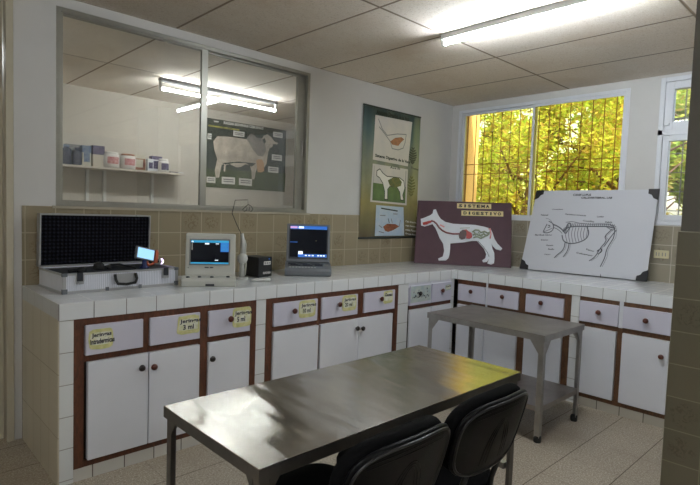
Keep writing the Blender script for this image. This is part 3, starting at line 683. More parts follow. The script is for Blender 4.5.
ART = {"dog":{"body":[[0.0414,0.692],[0.0756,0.709],[0.1448,0.7576],[0.1677,0.7886],[0.175,0.8485],[0.201,0.8556],[0.2294,0.7621],[0.2581,0.7044],[0.3101,0.6573],[0.3902,0.6329],[0.4879,0.6303],[0.6224,0.6273],[0.7179,0.6048],[0.7844,0.5779],[0.8055,0.5168],[0.828,0.4192],[0.8584,0.351],[0.9072,0.2791],[0.8937,0.2497],[0.8435,0.2649],[0.8102,0.3129],[0.7971,0.36],[0.8062,0.2757],[0.8275,0.2069],[0.831,0.1224],[0.8283,0.0516],[0.7978,0.0286],[0.76,0.0444],[0.7694,0.0879],[0.7847,0.166],[0.7517,0.2424],[0.7013,0.3291],[0.6556,0.3825],[0.595,0.3776],[0.5194,0.3512],[0.4425,0.3361],[0.3725,0.3245],[0.3725,0.2368],[0.3685,0.1489],[0.3591,0.0954],[0.3332,0.0578],[0.2579,0.0501],[0.2526,0.079],[0.2989,0.1129],[0.3108,0.202],[0.2956,0.318],[0.2558,0.4031],[0.2298,0.4898],[0.2044,0.562],[0.1714,0.6192],[0.1319,0.5959],[0.088,0.5751],[0.0503,0.5907],[0.0479,0.6414]],"leg":[[0.642,0.3901],[0.7079,0.3954],[0.7537,0.2852],[0.7838,0.1886],[0.779,0.1257],[0.7553,0.0666],[0.7183,0.057],[0.7059,0.0842],[0.7381,0.1216],[0.7467,0.185],[0.7228,0.2625],[0.6765,0.3356]],"tongue":[[0.0649,0.6305],[0.1289,0.6613],[0.169,0.6726],[0.1602,0.6423],[0.1112,0.6035],[0.0749,0.5922]],"gullet":[[0.1551,0.6658],[0.1859,0.6558],[0.2157,0.622],[0.2444,0.5647],[0.2806,0.517],[0.3278,0.485],[0.3974,0.4696],[0.4946,0.4768]],"stomach":[[0.457,0.4478],[0.4664,0.5009],[0.4958,0.5379],[0.5312,0.5229],[0.5374,0.4684],[0.5266,0.4068],[0.4889,0.3864],[0.4627,0.4076]],"liver":[[0.5016,0.5383],[0.534,0.5463],[0.5545,0.5188],[0.5901,0.4925],[0.5966,0.4296],[0.5709,0.4045],[0.5362,0.4075],[0.5336,0.4681]],"gutA":[[0.5988,0.5104],[0.6259,0.5469],[0.6639,0.5438],[0.6843,0.508],[0.721,0.5307],[0.7557,0.5046],[0.7773,0.5233]],"gutB":[[0.6008,0.4645],[0.638,0.4845],[0.677,0.4587],[0.7133,0.4901],[0.7462,0.464],[0.7746,0.5003]],"gutC":[[0.6082,0.4247],[0.6454,0.4449],[0.688,0.4195],[0.7243,0.4509],[0.7513,0.4758]],"gutD":[[0.6178,0.5118],[0.6402,0.433],[0.6614,0.5149],[0.6913,0.4312],[0.714,0.5187],[0.7337,0.4516]],"trace":[[0.2567,0.6039],[0.2978,0.5771]],"trace2":[[0.4674,0.565],[0.5673,0.5775]],"vent":[[0.7643,0.568],[0.7787,0.5803],[0.79,0.4872],[0.7816,0.4212]],"thigh":[[0.6559,0.3768],[0.7121,0.2958],[0.7569,0.2087],[0.7744,0.1451]],"s1":[[0.4242,0.9716],[0.7866,0.9745],[0.788,0.8946],[0.4259,0.8896]],"s2":[[0.4741,0.8568],[0.9129,0.8607],[0.9143,0.7816],[0.4757,0.7752]]},"skel":{"skull":[[0.1714,0.6112],[0.2108,0.5878],[0.2269,0.5387],[0.2164,0.4885],[0.1756,0.4611],[0.1378,0.4711],[0.1484,0.5219],[0.1589,0.5728]],"eye":[[0.1698,0.5607],[0.1877,0.5616],[0.1914,0.5368],[0.1735,0.5358]],"jaw":[[0.1378,0.4711],[0.179,0.4987],[0.211,0.5254]],"horn":[[0.1386,0.6479],[0.1767,0.6367],[0.2001,0.5998]],"neck":[[0.2126,0.5754],[0.2602,0.5529],[0.3103,0.5066],[0.3324,0.4715]],"neck2":[[0.218,0.5383],[0.2654,0.5162],[0.3068,0.4698]],"spine":[[0.312,0.4945],[0.348,0.5453],[0.4052,0.5605],[0.4712,0.564],[0.5438,0.5678],[0.6069,0.5711],[0.6687,0.5743],[0.7243,0.5543]],"spine2":[[0.3226,0.6053],[0.372,0.6197],[0.442,0.5986],[0.525,0.5905],[0.6035,0.6002],[0.6814,0.5981],[0.7293,0.5775]],"scap":[[0.3291,0.4955],[0.3397,0.6061],[0.3769,0.5833],[0.3409,0.472]],"chest":[[0.3102,0.4457],[0.3287,0.3746],[0.3921,0.3442],[0.4709,0.3744],[0.5212,0.4253],[0.5285,0.4961],[0.5052,0.5539]],"r1":[[0.3411,0.5328],[0.3341,0.4594],[0.364,0.3656]],"r2":[[0.3649,0.5462],[0.3594,0.4612],[0.3905,0.3559]],"r3":[[0.3901,0.5476],[0.3846,0.4629],[0.4153,0.358]],"r4":[[0.4151,0.549],[0.4095,0.4646],[0.4384,0.3717]],"r5":[[0.44,0.5503],[0.4343,0.4662],[0.4628,0.3738]],"r6":[[0.4646,0.5517],[0.4588,0.4679],[0.4855,0.3874]],"r7":[[0.489,0.553],[0.4832,0.4696],[0.4986,0.4118]],"r8":[[0.5132,0.5543],[0.5125,0.4951],[0.5118,0.4363]],"f1":[[0.3472,0.3642],[0.3486,0.2928],[0.3299,0.2435],[0.3011,0.2049],[0.2807,0.1671]],"f2":[[0.3822,0.3552],[0.3835,0.2843],[0.3732,0.2362],[0.3547,0.1872]],"h1":[[0.723,0.5657],[0.7278,0.4522],[0.7054,0.3827],[0.6842,0.3021],[0.6855,0.2241],[0.6608,0.1104]],"h2":[[0.703,0.5416],[0.6511,0.458],[0.6791,0.4145],[0.6363,0.32],[0.61,0.2157],[0.5692,0.1659]],"h3":[[0.7342,0.5321],[0.7042,0.4618],[0.6641,0.3452]],"pelvis":[[0.6534,0.5735],[0.7042,0.5303],[0.7318,0.5547],[0.6814,0.5981]],"hock":[[0.6173,0.2842],[0.6439,0.3207],[0.6554,0.288],[0.6289,0.2515]],"l1":[[0.178,0.7511],[0.276,0.7532]],"l2":[[0.0878,0.6782],[0.152,0.6802]],"l3":[[0.3012,0.6974],[0.4807,0.6846]],"l4":[[0.5709,0.6757],[0.626,0.6776]],"l5":[[0.4637,0.6236],[0.5541,0.6156]],"l6":[[0.6411,0.6137],[0.6948,0.6161]],"l7":[[0.0716,0.4227],[0.2244,0.4335]],"l8":[[0.1358,0.3651],[0.1982,0.3702]],"l9":[[0.1905,0.3022],[0.2516,0.3077]],"l10":[[0.2152,0.2559],[0.2671,0.2611]],"l11":[[0.19,0.1869],[0.2422,0.1926]],"l12":[[0.5304,0.2869],[0.5956,0.2706]],"l13":[[0.4558,0.2389],[0.5862,0.2187]],"t1":[[0.3392,0.9305],[0.4916,0.9295]],"t2":[[0.4127,0.8925],[0.6644,0.8922]],"seam":[[0.6709,0.0241],[0.6758,-0.0186]]},"poster":{"p1":[[0.1868,0.9407],[0.8331,0.948],[0.7844,0.5836],[0.17,0.6011]],"p2":[[0.1714,0.5706],[0.7861,0.5592],[0.7879,0.2638],[0.1518,0.278]],"p2i":[[0.1968,0.5562],[0.7591,0.5462],[0.7587,0.2803],[0.1844,0.2898]],"p2g":[[0.1864,0.4254],[0.759,0.4118],[0.7587,0.2803],[0.1844,0.2898]],"p3":[[0.2532,0.2548],[0.7329,0.2472],[0.7674,0.0138],[0.248,0.0135]],"cow":[[0.4491,0.7596],[0.5345,0.7953],[0.6407,0.8091],[0.696,0.7964],[0.6433,0.7698],[0.5915,0.7356],[0.4852,0.7381]],"cowl":[[0.2374,0.9145],[0.3077,0.8436],[0.3949,0.8029],[0.5679,0.8285],[0.7298,0.838],[0.7158,0.7736],[0.6826,0.7241],[0.5935,0.7041],[0.487,0.707],[0.4491,0.7596],[0.343,0.8152],[0.2569,0.8555]],"goat":[[0.2402,0.5192],[0.2899,0.5361],[0.3424,0.5065],[0.4125,0.4848],[0.6437,0.4825],[0.7186,0.4599],[0.741,0.4033],[0.7077,0.3456],[0.729,0.3048],[0.6736,0.3045],[0.651,0.3694],[0.594,0.409],[0.4694,0.4069],[0.4357,0.3826],[0.4401,0.303],[0.3878,0.3027],[0.3844,0.366],[0.3465,0.4284],[0.2934,0.4663],[0.2421,0.4806]],"rumen":[[0.4317,0.4537],[0.5181,0.4795],[0.6256,0.4821],[0.6824,0.451],[0.6662,0.4183],[0.5586,0.4004],[0.4689,0.4149]],"txtA":[[0.2013,0.9791],[0.7754,0.9757]],"txtB":[[0.2022,0.6175],[0.8207,0.6011]],"txtC":[[0.4612,0.5491],[0.6396,0.5467]],"txtD":[[0.8418,0.5691],[1.0351,0.5587]],"fern":[[0.87,0.7006],[0.9307,0.6542],[0.9153,0.6044],[0.9916,0.6153],[1.0447,0.6836],[1.0013,0.7394],[0.9486,0.6713]],"fern2":[[0.8845,0.5047],[0.965,0.4569],[0.8739,0.3888],[0.974,0.3399],[1.0274,0.4078],[1.0026,0.4744]],"bird":[[0.382,0.087],[0.451,0.1102],[0.5945,0.1082],[0.669,0.0907],[0.5612,0.0595],[0.4724,0.0449],[0.4188,0.0541]],"w1":[[0.7788,0.1225],[1.0508,0.1107]],"w2":[[0.7811,0.089],[1.0535,0.0763]],"w3":[[0.7834,0.0555],[1.0363,0.0422]],"w4":[[0.7858,0.0218],[1.039,0.0077]],"d1":[[0.3397,0.2312],[0.6244,0.2145]],"d2":[[0.3254,0.1756],[0.4122,0.175]],"d3":[[0.5533,0.1903],[0.6259,0.1899]],"d4":[[0.4664,0.1504],[0.486,0.1178]],"d5":[[0.3123,0.0961],[0.365,0.0792]],"d6":[[0.6843,0.1401],[0.669,0.0907]],"d7":[[0.3147,0.0481],[0.4021,0.0382]],"d8":[[0.5198,0.1499],[0.5397,0.1171]]},"bull":{"body":[[0.075,0.6691],[0.121,0.7528],[0.2732,0.7719],[0.4688,0.7682],[0.4988,0.8293],[0.524,0.8632],[0.5699,0.85],[0.6009,0.8161],[0.6739,0.8158],[0.6947,0.8647],[0.7397,0.8935],[0.7936,0.8565],[0.8402,0.7961],[0.8898,0.7789],[0.879,0.7523],[0.8214,0.753],[0.8135,0.7055],[0.7757,0.6785],[0.7599,0.6209],[0.7497,0.5271],[0.7421,0.4337],[0.7157,0.3691],[0.6758,0.371],[0.6596,0.4548],[0.6233,0.3653],[0.6027,0.2961],[0.5849,0.1665],[0.5513,0.1636],[0.5459,0.2753],[0.5252,0.3727],[0.4694,0.3875],[0.407,0.3359],[0.3577,0.3247],[0.2729,0.3653],[0.2251,0.3396],[0.2202,0.2432],[0.2037,0.256],[0.2062,0.3578],[0.178,0.3401],[0.1495,0.1496],[0.1123,0.1463],[0.0988,0.2455],[0.1247,0.4201],[0.0906,0.544]],"hump":[[0.4688,0.7682],[0.4988,0.8293],[0.524,0.8632],[0.5699,0.85],[0.6009,0.8161],[0.6686,0.815],[0.7139,0.7369],[0.7277,0.6318],[0.6883,0.5347],[0.6227,0.5355],[0.5578,0.6234],[0.5142,0.7069]],"dew":[[0.6021,0.4632],[0.6236,0.2829],[0.6709,0.2815],[0.7106,0.307],[0.7021,0.4291],[0.6806,0.4818],[0.6359,0.4885]],"rib":[[0.123,0.6481],[0.2022,0.703],[0.3212,0.6778],[0.444,0.6519],[0.4943,0.5549],[0.4693,0.4472],[0.3212,0.4441],[0.2016,0.4006],[0.1433,0.4797]],"ear":[[0.674,0.7976],[0.7055,0.827],[0.727,0.7694],[0.7006,0.7349]],"horn":[[0.7,0.8686],[0.7157,0.9047],[0.7318,0.8861]],"b1":[[0.3092,0.8704],[0.4462,0.8737],[0.4438,0.7937],[0.3068,0.7918]],"b2":[[0.8201,0.9501],[0.9497,0.9506],[0.9504,0.8664],[0.8207,0.8671]],"b3":[[0.8088,0.5903],[0.947,0.5897],[0.9477,0.4952],[0.8093,0.4974]],"b4":[[0.7612,0.3895],[0.9037,0.3894],[0.9044,0.2949],[0.7617,0.2966]],"b5":[[0.1823,0.167],[0.3406,0.1693],[0.3406,0.0626],[0.1821,0.0623]],"b6":[[0.3898,0.1677],[0.5539,0.1669],[0.5516,0.0572],[0.3899,0.0634]],"b7":[[0.0074,0.1513],[0.1077,0.1516],[0.1074,0.0653],[0.007,0.066]],"b8":[[0.0101,0.7766],[0.0551,0.7785],[0.0525,0.6938],[0.0076,0.6951]],"ti1":[[0.191,1.0007],[0.6862,1.0056],[0.6864,0.9512],[0.1909,0.9439]],"ti2":[[0.0152,0.9113],[0.382,0.9152],[0.3796,0.8798],[0.0128,0.8774]],"ti0":[[0.0784,0.9734],[0.1331,0.9727],[0.1331,0.9557],[0.0783,0.9566]],"grass":[[-0.0033,0.2635],[1.006,0.3047],[1.0,-0.0],[0.0,0.0]],"shade":[[0.178,0.369],[0.37,0.4146],[0.5971,0.4171],[0.5457,0.3569],[0.4694,0.4024],[0.3211,0.3854],[0.2252,0.3512]]}}
# ------------------------------------------------------------------ aluminium case
CZ = .86
cs = thing('aluminium_case', 'open aluminium tool case with black foam in its raised lid', 'case', (-3.526, -.236, CZ), .066)
a, b_, h = .314, .174, .104
m = MB()
m.box(-a, a, -b_, -b_+.006, .006, h, 'caserib').box(-a, a, b_-.006, b_, .006, h, 'casealu').box(-a, -a+.006, -b_+.006, b_-.006, .006, h, 'casealu').box(a-.006, a, -b_+.006, b_-.006, .006, h, 'casealu')
m.box(-a, a, -b_, b_, .0, .006, 'casealu'); m.build('case_base', cs)
m = MB()
for z0, z1 in ((0, .014), (h-.010, h)):
    m.box(-a-.002, a+.002, -b_-.003, -b_, z0, z1, 'caseedge').box(-a-.003, -a, -b_, b_, z0, z1, 'caseedge').box(a, a+.003, -b_, b_, z0, z1, 'caseedge')
for s in (-1, 1): m.box(s*a-.014*(s > 0)-.002, s*a+.014*(s < 0)+.002, -b_-.003, -b_, .014, h-.01, 'caseedge')
m.build('edge_trim', cs)
m = MB(); m.box(-a+.008, a-.008, -b_+.008, b_-.008, .008, h-.006, 'slate_d'); m.build('base_foam', cs)
F = frame((0, b_-.002, h+.002), (1,0,0), (0,-.035,1))
ld = MB(); L = .292
ld.prism([(-a, 0), (a, 0), (a, L), (-a, L)], F, -.048, -.044, 'casealu')
for q in ([(-a, 0), (a, 0), (a, .007), (-a, .007)], [(-a, L-.007), (a, L-.007), (a, L), (-a, L)], [(-a, 0), (-a+.007, 0), (-a+.007, L), (-a, L)], [(a-.007, 0), (a, 0), (a, L), (a-.007, L)]): ld.prism(q, F, -.048, .0, 'caseedge')
ld.build('lid', cs)
MB().prism([(-a+.009, .009), (a-.009, .009), (a-.009, L-.009), (-a+.009, L-.009)], F, -.042, -.008, 'foam').build('lid_foam', cs)
for x in (-.235, .235):
    m = MB(); m.box(x-.020, x+.020, -b_-.008, -b_-.003, .048, .100, 'caseedge').box(x-.014, x+.014, -b_-.013, -b_-.008, .064, .108, 'slate_d'); m.tube([(x-.010, -b_-.014, .06), (x, -b_-.016, .052), (x+.010, -b_-.014, .06)], .003, 'caseedge', 6); m.build('latch', cs, bev=.001)
    MB().box(x-.016, x+.016, b_-.02, b_-.006, L+h-.004, L+h+.006, 'caseedge').build('striker', cs)
m = MB(); m.box(-.060, .060, -b_-.006, -b_-.003, .035, .088, 'caseedge'); hd = m.build('handle_plate', cs)
MB().tube([(-.056, -b_-.008, .086), (-.058, -b_-.022, .060), (-.048, -b_-.026, .038), (0, -b_-.026, .032), (.048, -b_-.026, .038), (.058, -b_-.022, .060), (.056, -b_-.008, .086)], .0075, 'rubber').build('handle', cs)
for sx in (-1, 1):
    for sz in (0, 1):
        z0, z1 = (0, .026) if sz == 0 else (h-.016, h+.002)
        m = MB(); m.box(sx*a-(.022 if sx > 0 else .004), sx*a+(.022 if sx < 0 else .004), -b_-.005, -b_+.012, z0-.0+(.0005), z1, 'slate'); m.build('corner_cap', cs, bev=.003)
for x in (-.095, .085): MB().box(x-.009, x+.009, -b_-.0065, -b_-.002, .002, .022, 'slate').build('stud', cs, bev=.002)
zf = CZ+h-.006
# loose black things lying on the foam
m = MB(); R0 = Vector((-3.60, -.26, zf))
m.lathe(R0, [(.026, 0), (.030, .006), (.026, .030), (.016, .040), (.006, .044)], 'rubber', 18)
m.lathe(R0+Vector((.052, -.01, 0)), [(.013, 0), (.015, .012), (.010, .022), (.004, .024)], 'rubber', 12)
m.tube([R0+Vector((.02, 0, .012)), R0+Vector((.07, .03, .02)), R0+Vector((.12, .02, .022)), R0+Vector((.16, -.03, .012)), R0+Vector((.18, -.06, .006))], .005, 'rubber', 8)
tag(m.build('rubber_grip'), 'black rubber grip with a thick cable lying on the case foam', 'grip')
m = MB(); m.lathe((-3.712, -.335, zf), [(.020, 0), (.024, .005), (.022, .018), (.012, .024)], 'rubber', 16)
m.tube([(-3.712, -.335, zf+.012), (-3.745, -.33, zf+.010), (-3.775, -.335, zf+.007)], .007, 'rubber', 8)
tag(m.build('rubber_stopper'), 'small black rubber stopper at the left front of the open case', 'stopper')
# handheld scope
hs = thing('handheld_scope', 'handheld scope with a lit blue screen and orange side, standing on the case', 'scope', (-3.362, -.30, zf), .15)
m = MB(); m.lathe((0, 0, 0), [(.026, 0), (.028, .004), (.018, .012), (.013, .020), (.012, .050)], 'blue', 16); m.build('stand', hs)
F = frame((.004, -.010, .084), Vector((.97, 0, -.24)).normalized(), Vector((.23, .18, .95)).normalized())
P2 = lambda x0, x1, y0, y1: [(x0, y0), (x1, y0), (x1, y1), (x0, y1)]
m = MB(); m.prism(P2(-.062, .058, -.036, .036), F, -.018, .0, 'slate'); m.build('monitor', hs, bev=.003)
MB().prism(P2(-.054, .050, -.029, .029), F, .0, .0012, 'scr_l').build('screen', hs)
m = MB(); m.prism([(.059, -.045), (.078, -.038), (.080, .02), (.072, .036), (.059, .036)], F, -.020, .003, 'orange'); m.tube([F @ Vector((.062, -.045, -.01)), F @ Vector((.03, -.060, -.012)), (.014, 0, .045)], .008, 'orange', 8); m.build('side_grip', hs, bev=.002)
m = MB(); m.tube([(.014, 0, .040), (.05, 0, .034), (.090, -.005, .035)], .007, 'rubber', 8); m.lathe((.088, -.005, .035), [(.012, 0), (.015, .004), (.015, .014)], 'probe', 14, 'x'); m.build('light_tube', hs)
m = MB(); m.lathe((.103, -.005, .035), [(.016, 0), (.016, .006), (.009, .012)], 'violet', 14, 'x'); m.build('light', hs)

# ------------------------------------------------------------------ portable ultrasound (pale)
def extrude_yz(mb, poly, x0, x1, mat):
    n = len(poly); vs = [(x0, y, z) for y, z in poly] + [(x1, y, z) for y, z in poly]
    mb.add(vs, [tuple(range(n)), tuple(range(n, 2*n))[::-1]] + [(i, n+i, n+(i+1) % n, (i+1) % n) for i in range(n)], mat); return mb
th1 = math.atan2(-.159, .272)
us = thing('ultrasound_scanner', 'pale grey portable ultrasound scanner with a cyan edged screen, beside the open case', 'ultrasound scanner', (-3.222, -.478, CZ), th1)
W = .308
m = MB(); extrude_yz(m, [(0, 0), (-.002, .036), (.010, .050), (.062, .060), (.066, .0)], 0, W, 'device'); m.build('keyboard_base', us, bev=.005)
m = MB(); extrude_yz(m, [(.066, .0), (.062, .064), (.068, .100), (.098, .292), (.112, .306), (.150, .306), (.175, .280), (.190, .02), (.186, .0)], .016, W-.004, 'device'); hz = m.build('housing', us, bev=.008, seg=3)
sl = Vector((0, .030, .192)).normalized()
F = frame((.016, .068, .100), (1, 0, 0), sl)   # normal points to the front
m = MB(); m.prism(P2(.022, .256, .020, .176), F, .001, .0042, 'device_d'); m.build('bezel', us, bev=.001)
s = MB(); s.prism(P2(.030, .248, .028, .168), F, .0042, .0052, 'scr')
s.prism(P2(.030, .248, .154, .168), F, .0052, .0056, 'scr_c').prism(P2(.030, .248, .028, .037), F, .0052, .0056, 'scr_c').prism(P2(.200, .248, .100, .154), F, .0052, .0056, 'scr_b')
s.prism([(.032, .156), (.046, .156), (.040, .166)], F, .0056, .006, 'scr_w').prism(P2(.110, .134, .144, .152), F, .0052, .0056, 'scr_w').prism(P2(.172, .190, .146, .150), F, .0052, .0056, 'scr_w').prism(P2(.168, .188, .048, .052), F, .0052, .0056, 'scr_w').prism(P2(.034, .040, .110, .150), F, .0052, .0056, 'device')
for i in range(6): s.prism(P2(.204, .244, .106+i*.008, .109+i*.008), F, .0056, .006, 'scr_c')
s.build('screen', us)
for q in (P2(.110, .134, .004, .010), P2(.140, .160, .004, .010), [(.014, .002), (.020, .002), (.017, .010)]): MB().prism(q, F, .001, .002, 'slate_d').build('button', us)
for x, y in ((.035, .022), (.100, .026), (.170, .026), (.262, .030)):
    MB().lathe((x, y, .050+(y-.01)*.19), [(.011, 0), (.010, .006), (.005, .008)], 'slate_d', 12).build('knob', us)
MB().box(.135, .185, -.006, .0, .006, .018, 'slate_d').build('catch', us, bev=.002)

# probe stand with wire hook
ps = thing('probe_stand', 'white probe holder with a bent wire hook beside the pale ultrasound scanner', 'probe stand', (-2.748, -.365, CZ), -.5)
m = MB(); pad(m, .040, .030, 3, PROF(0, .014, .005), lambda x, y, d: (x, y, d), 'probe', 24); m.build('foot', ps)
MB().tube([(0, 0, .012), (0, 0, .08), (.004, .002, .18), (.002, 0, .25), (-.004, 0, .30)], .012, 'probe', 10, rs=[.020, .016, .018, .014, .010]).build('column', ps)
m = MB(); m.lathe((0, -.016, .140), [(.010, 0), (.030, -.004), (.034, -.014), (.030, -.024), (.010, -.028)], 'probe', 20, 'y'); m.build('round_clip', ps)
MB().tube([(.012, 0, .26), (.020, -.005, .23), (.018, -.01, .19), (.024, -.012, .10), (.018, -.01, .03)], .006, 'device', 8).build('cable', ps)
m = MB(); m.tube([(-.006, 0, .29), (-.040, 0, .36), (-.070, 0, .43), (-.052, 0, .515), (.028, 0, .520), (.030, 0, .490), (.010, 0, .470)], .0024, 'ctube', 6)
m.tube([(.030, 0, .490), (.050, 0, .480), (.062, 0, .462), (.050, 0, .444), (.036, 0, .452), (.040, 0, .474)], .0022, 'ctube', 6)
m.tube([(.010, 0, .470), (-.004, 0, .455), (.006, 0, .444), (.022, 0, .452), (.024, 0, .470)], .0022, 'ctube', 6)
m.build('wire_hook', ps)
pb = MB(); F = frame((-2.700, -.515, CZ+.0125), (math.cos(-.25), math.sin(-.25), 0), (-math.sin(-.25), math.cos(-.25), 0))
pb.tube([F @ Vector(q) for q in ((-.065, 0, 0), (-.03, 0, 0), (.02, 0, 0), (.05, 0, 0), (.062, 0, 0))], .012, 'probe', 14, rs=[.006, .010, .010, .0125, .0115])
tag(pb.build('ultrasound_probe'), 'white wand lying on the counter before the black box', 'probe')

# black box unit
ub = thing('power_supply_box', 'small black box with two pale labels standing between the two ultrasound machines', 'box', (-2.612, -.352, CZ), .17)
MB().box(0, .128, 0, .165, .004, .138, 'upsb').build('housing', ub, bev=.004)
m = MB(); m.box(.050, .112, -.0012, 0, .085, .108, 'pwhite').box(.054, .070, -.0016, -.0012, .089, .104, 'pgrey').box(.074, .090, -.0016, -.0012, .089, .104, 'pgrey').box(.094, .108, -.0016, -.0012, .089, .104, 'pgrey'); m.build('display_label', ub)
m = MB(); m.text('BR500', frame((.044, -.0008, .022), (1,0,0), (0,0,1)), .070, .015, 'pwhite', .02); m.build('lettering', ub)
MB().lathe((.098, 0, .124), [(.004, .001), (.004, -.003)], 'scr_b', 10, 'y').build('indicator', ub)
for x in (.02, .108):
    for y in (.02, .145): MB().lathe((x, y, 0), [(.007, 0), (.007, .005)], 'rubber', 10).build('foot', ub)

# slate laptop-style ultrasound
th2 = math.atan2(-.203, .261)
lp = thing('ultrasound_laptop', 'slate grey laptop style ultrasound with a dark screen, left of the hanging poster', 'ultrasound scanner', (-2.392, -.352, CZ), th2)
W = .328
m = MB(); extrude_yz(m, [(.0, .008), (-.004, .036), (.004, .058), (.10, .082), (.215, .090), (.22, .012), (.20, .0), (.02, .0)], 0, W, 'slate'); m.build('base', lp, bev=.006)
m = MB(); kf = frame((0, .004, .058), (1,0,0), Vector((0, .096, .024)).normalized())
m.prism(P2(.02, W-.06, .045, .088), kf, .0, .003, 'slate_d')
for i in range(14):
    for j in range(3): m.prism(P2(.024+i*.0172, .038+i*.0172, .048+j*.013, .058+j*.013), kf, .003, .006, 'device_d' if (i+j) % 5 == 0 else 'slate_d')
m.prism(P2(W-.05, W-.02, .05, .08), kf, 0, .004, 'device_d'); m.build('keyboard', lp)
m = MB()
for i in range(9): m.prism(P2(.03+i*.022, .044+i*.022, .012, .022), kf, 0, .002, 'device')
m.build('button_row', lp)
F = frame((0, .118, .086), (1, 0, 0), Vector((0, .05, .29)).normalized())
m = MB(); m.prism(P2(.006, W-.006, .0, .284), F, -.028, .0, 'slate'); m.build('lid', lp, bev=.008, seg=3)
m = MB(); m.prism(P2(.022, W-.022, .026, .270), F, .0, .002, 'slate_d'); m.build('bezel', lp)
s = MB(); s.prism(P2(.030, W-.030, .040, .268), F, .002, .003, 'scr'); s.prism(P2(.030, W-.030, .244, .268), F, .003, .0034, 'scr_b').prism(P2(.030, .082, .250, .264), F, .0034, .0038, 'scr_m').prism(P2(.090, .128, .250, .264), F, .0034, .0038, 'scr_w')
s.prism(P2(.090, W-.030, .040, .062), F, .003, .0034, 'scr_b').prism(P2(.092, .124, .060, .082), F, .003, .0036, 'scr_w').prism(P2(.030, .084, .146, .151), F, .003, .0034, 'scr_b').prism(P2(.215, .222, .158, .164), F, .003, .0034, 'polive')
for x in (.140, .165, .19, .23, .25, .27): s.prism(P2(x, x+.014, .048, .056), F, .0034, .0038, 'scr_w')
s.build('screen', lp)

# ------------------------------------------------------------------ hanging poster on the long wall
PX0, PZ0, PW, PH = -1.335, 1.098, .79, 1.167
pt = thing('hanging_banner', 'tall green printed banner of farm animal anatomy hanging beside the window', 'poster', (PX0, -.016, PZ0))
q = MB(); n = 16
vs = [(PW*i/n, .002*math.sin(i*1.7), PH*j) for j in (0, 1) for i in range(n+1)]
vs += [(x, y+.002, z) for x, y, z in vs]
k = n+1
q.add(vs, [(i, i+1, k+i+1, k+i) for i in range(n)] + [(2*k+i+1, 2*k+i, 3*k+i, 3*k+i+1) for i in range(n)] + [(2*k+i, 2*k+i+1, i+1, i) for i in range(n)] + [(k+i, k+i+1, 3*k+i+1, 3*k+i) for i in range(n)], 'banner')
q.build('banner_sheet', pt)
def pl(k): return [(u*PW, v*PH) for u, v in ART['poster'][k]]
F = frame((0, -.003, 0), (1,0,0), (0,0,1))
def fn(x, y, h): return F @ Vector((x, y, h))
g = MB()
for k, m_, h in (('p1', 'ppaper', .001), ('p2', 'ppaper', .001), ('p2i', 'pgrey', .0014), ('p2g', 'pgreen', .0016), ('p3', 'pblue', .001)): g.prism(pl(k), F, 0, h, m_)
c = pl('p2i'); g.prism([(x*.97+.008, y*.985+.01) for x, y in c], F, .0014, .0015, 'ppaper')
for key, m_, dx in (('fern', 'pdark', .07), ('fern2', 'polive', .07)):
    pp = pl(key); x0 = sum(p[0] for p in pp)/len(pp)-dx; z0 = min(p[1] for p in pp); z1 = max(p[1] for p in pp)
    for i in range(7):
        zz = z0+(z1-z0)*i/7; hw = .058*math.sin(PI*(i+1.4)/8.4)
        for sd in (-1, 1): g.prism([(x0, zz), (x0+sd*hw, zz+.018), (x0+sd*hw*1.05, zz+.034), (x0, zz+.02)][::sd], F, 0, .001, m_)
cw = pl('cowl'); g.stroke(cw, .009, fn, 'pgrey', .0016); g.prism(pl('cow'), F, .001, .002, 'pbrown')
g.prism(pl('goat'), F, .0016, .0021, 'pwhite'); gp = pl('goat'); g.stroke(gp+gp[:1], .008, fn, 'pdark', .0023); g.prism(pl('rumen'), F, .0021, .0026, 'polive')
g.prism(pl('bird'), F, .001, .002, 'pbrown')
for k in ('d1', 'd2', 'd3', 'd4', 'd5', 'd6', 'd7', 'd8'): g.stroke(pl(k), .012 if k == 'd1' else .008, fn, 'pdark' if k in ('d1', 'd4') else 'pgrey', .0014)
def ptext(k, s, h, m_, bold=.02):
    (x0, y0), (x1, y1) = pl(k); d = Vector((x1-x0, 0, y1-y0)); 
    d.z = 0 if k == 'txtA' else d.z; y0 = min(y0, PH-h-.018)
    if x0+d.x > PW-.01: d.x = PW-.01-x0
    FF = frame((x0, -.0055, y0), d, Vector((0, 0, h))); g.text(s, FF, 1, 1, m_, bold)
ptext('txtA', 'Anatomia Digestiva de la Vaca', .055, 'pdark', .04); ptext('txtB', 'Sistema Digestivo de la Vaca', .036, 'pdark', .045); ptext('txtC', 'Ave III', .02, 'pdark'); ptext('txtD', 'Tractos', .02, 'pdark', .03)
for k, s in zip(('w1', 'w2', 'w3', 'w4'), ('Caja digestiva', 'capa Sistema', 'ovina Peces', 'Granja Aves')): ptext(k, s, .022, 'pwhite', .03)
g.build('artwork', pt)
MB().tube([(-.01, -.002, -.002), (PW+.005, -.002, .004)], .009, 'pdark', 8).build('bottom_rod', pt)
MB().box(0, PW, -.004, .006, PH-.006, PH+.008, 'pdark').build('top_rail', pt)

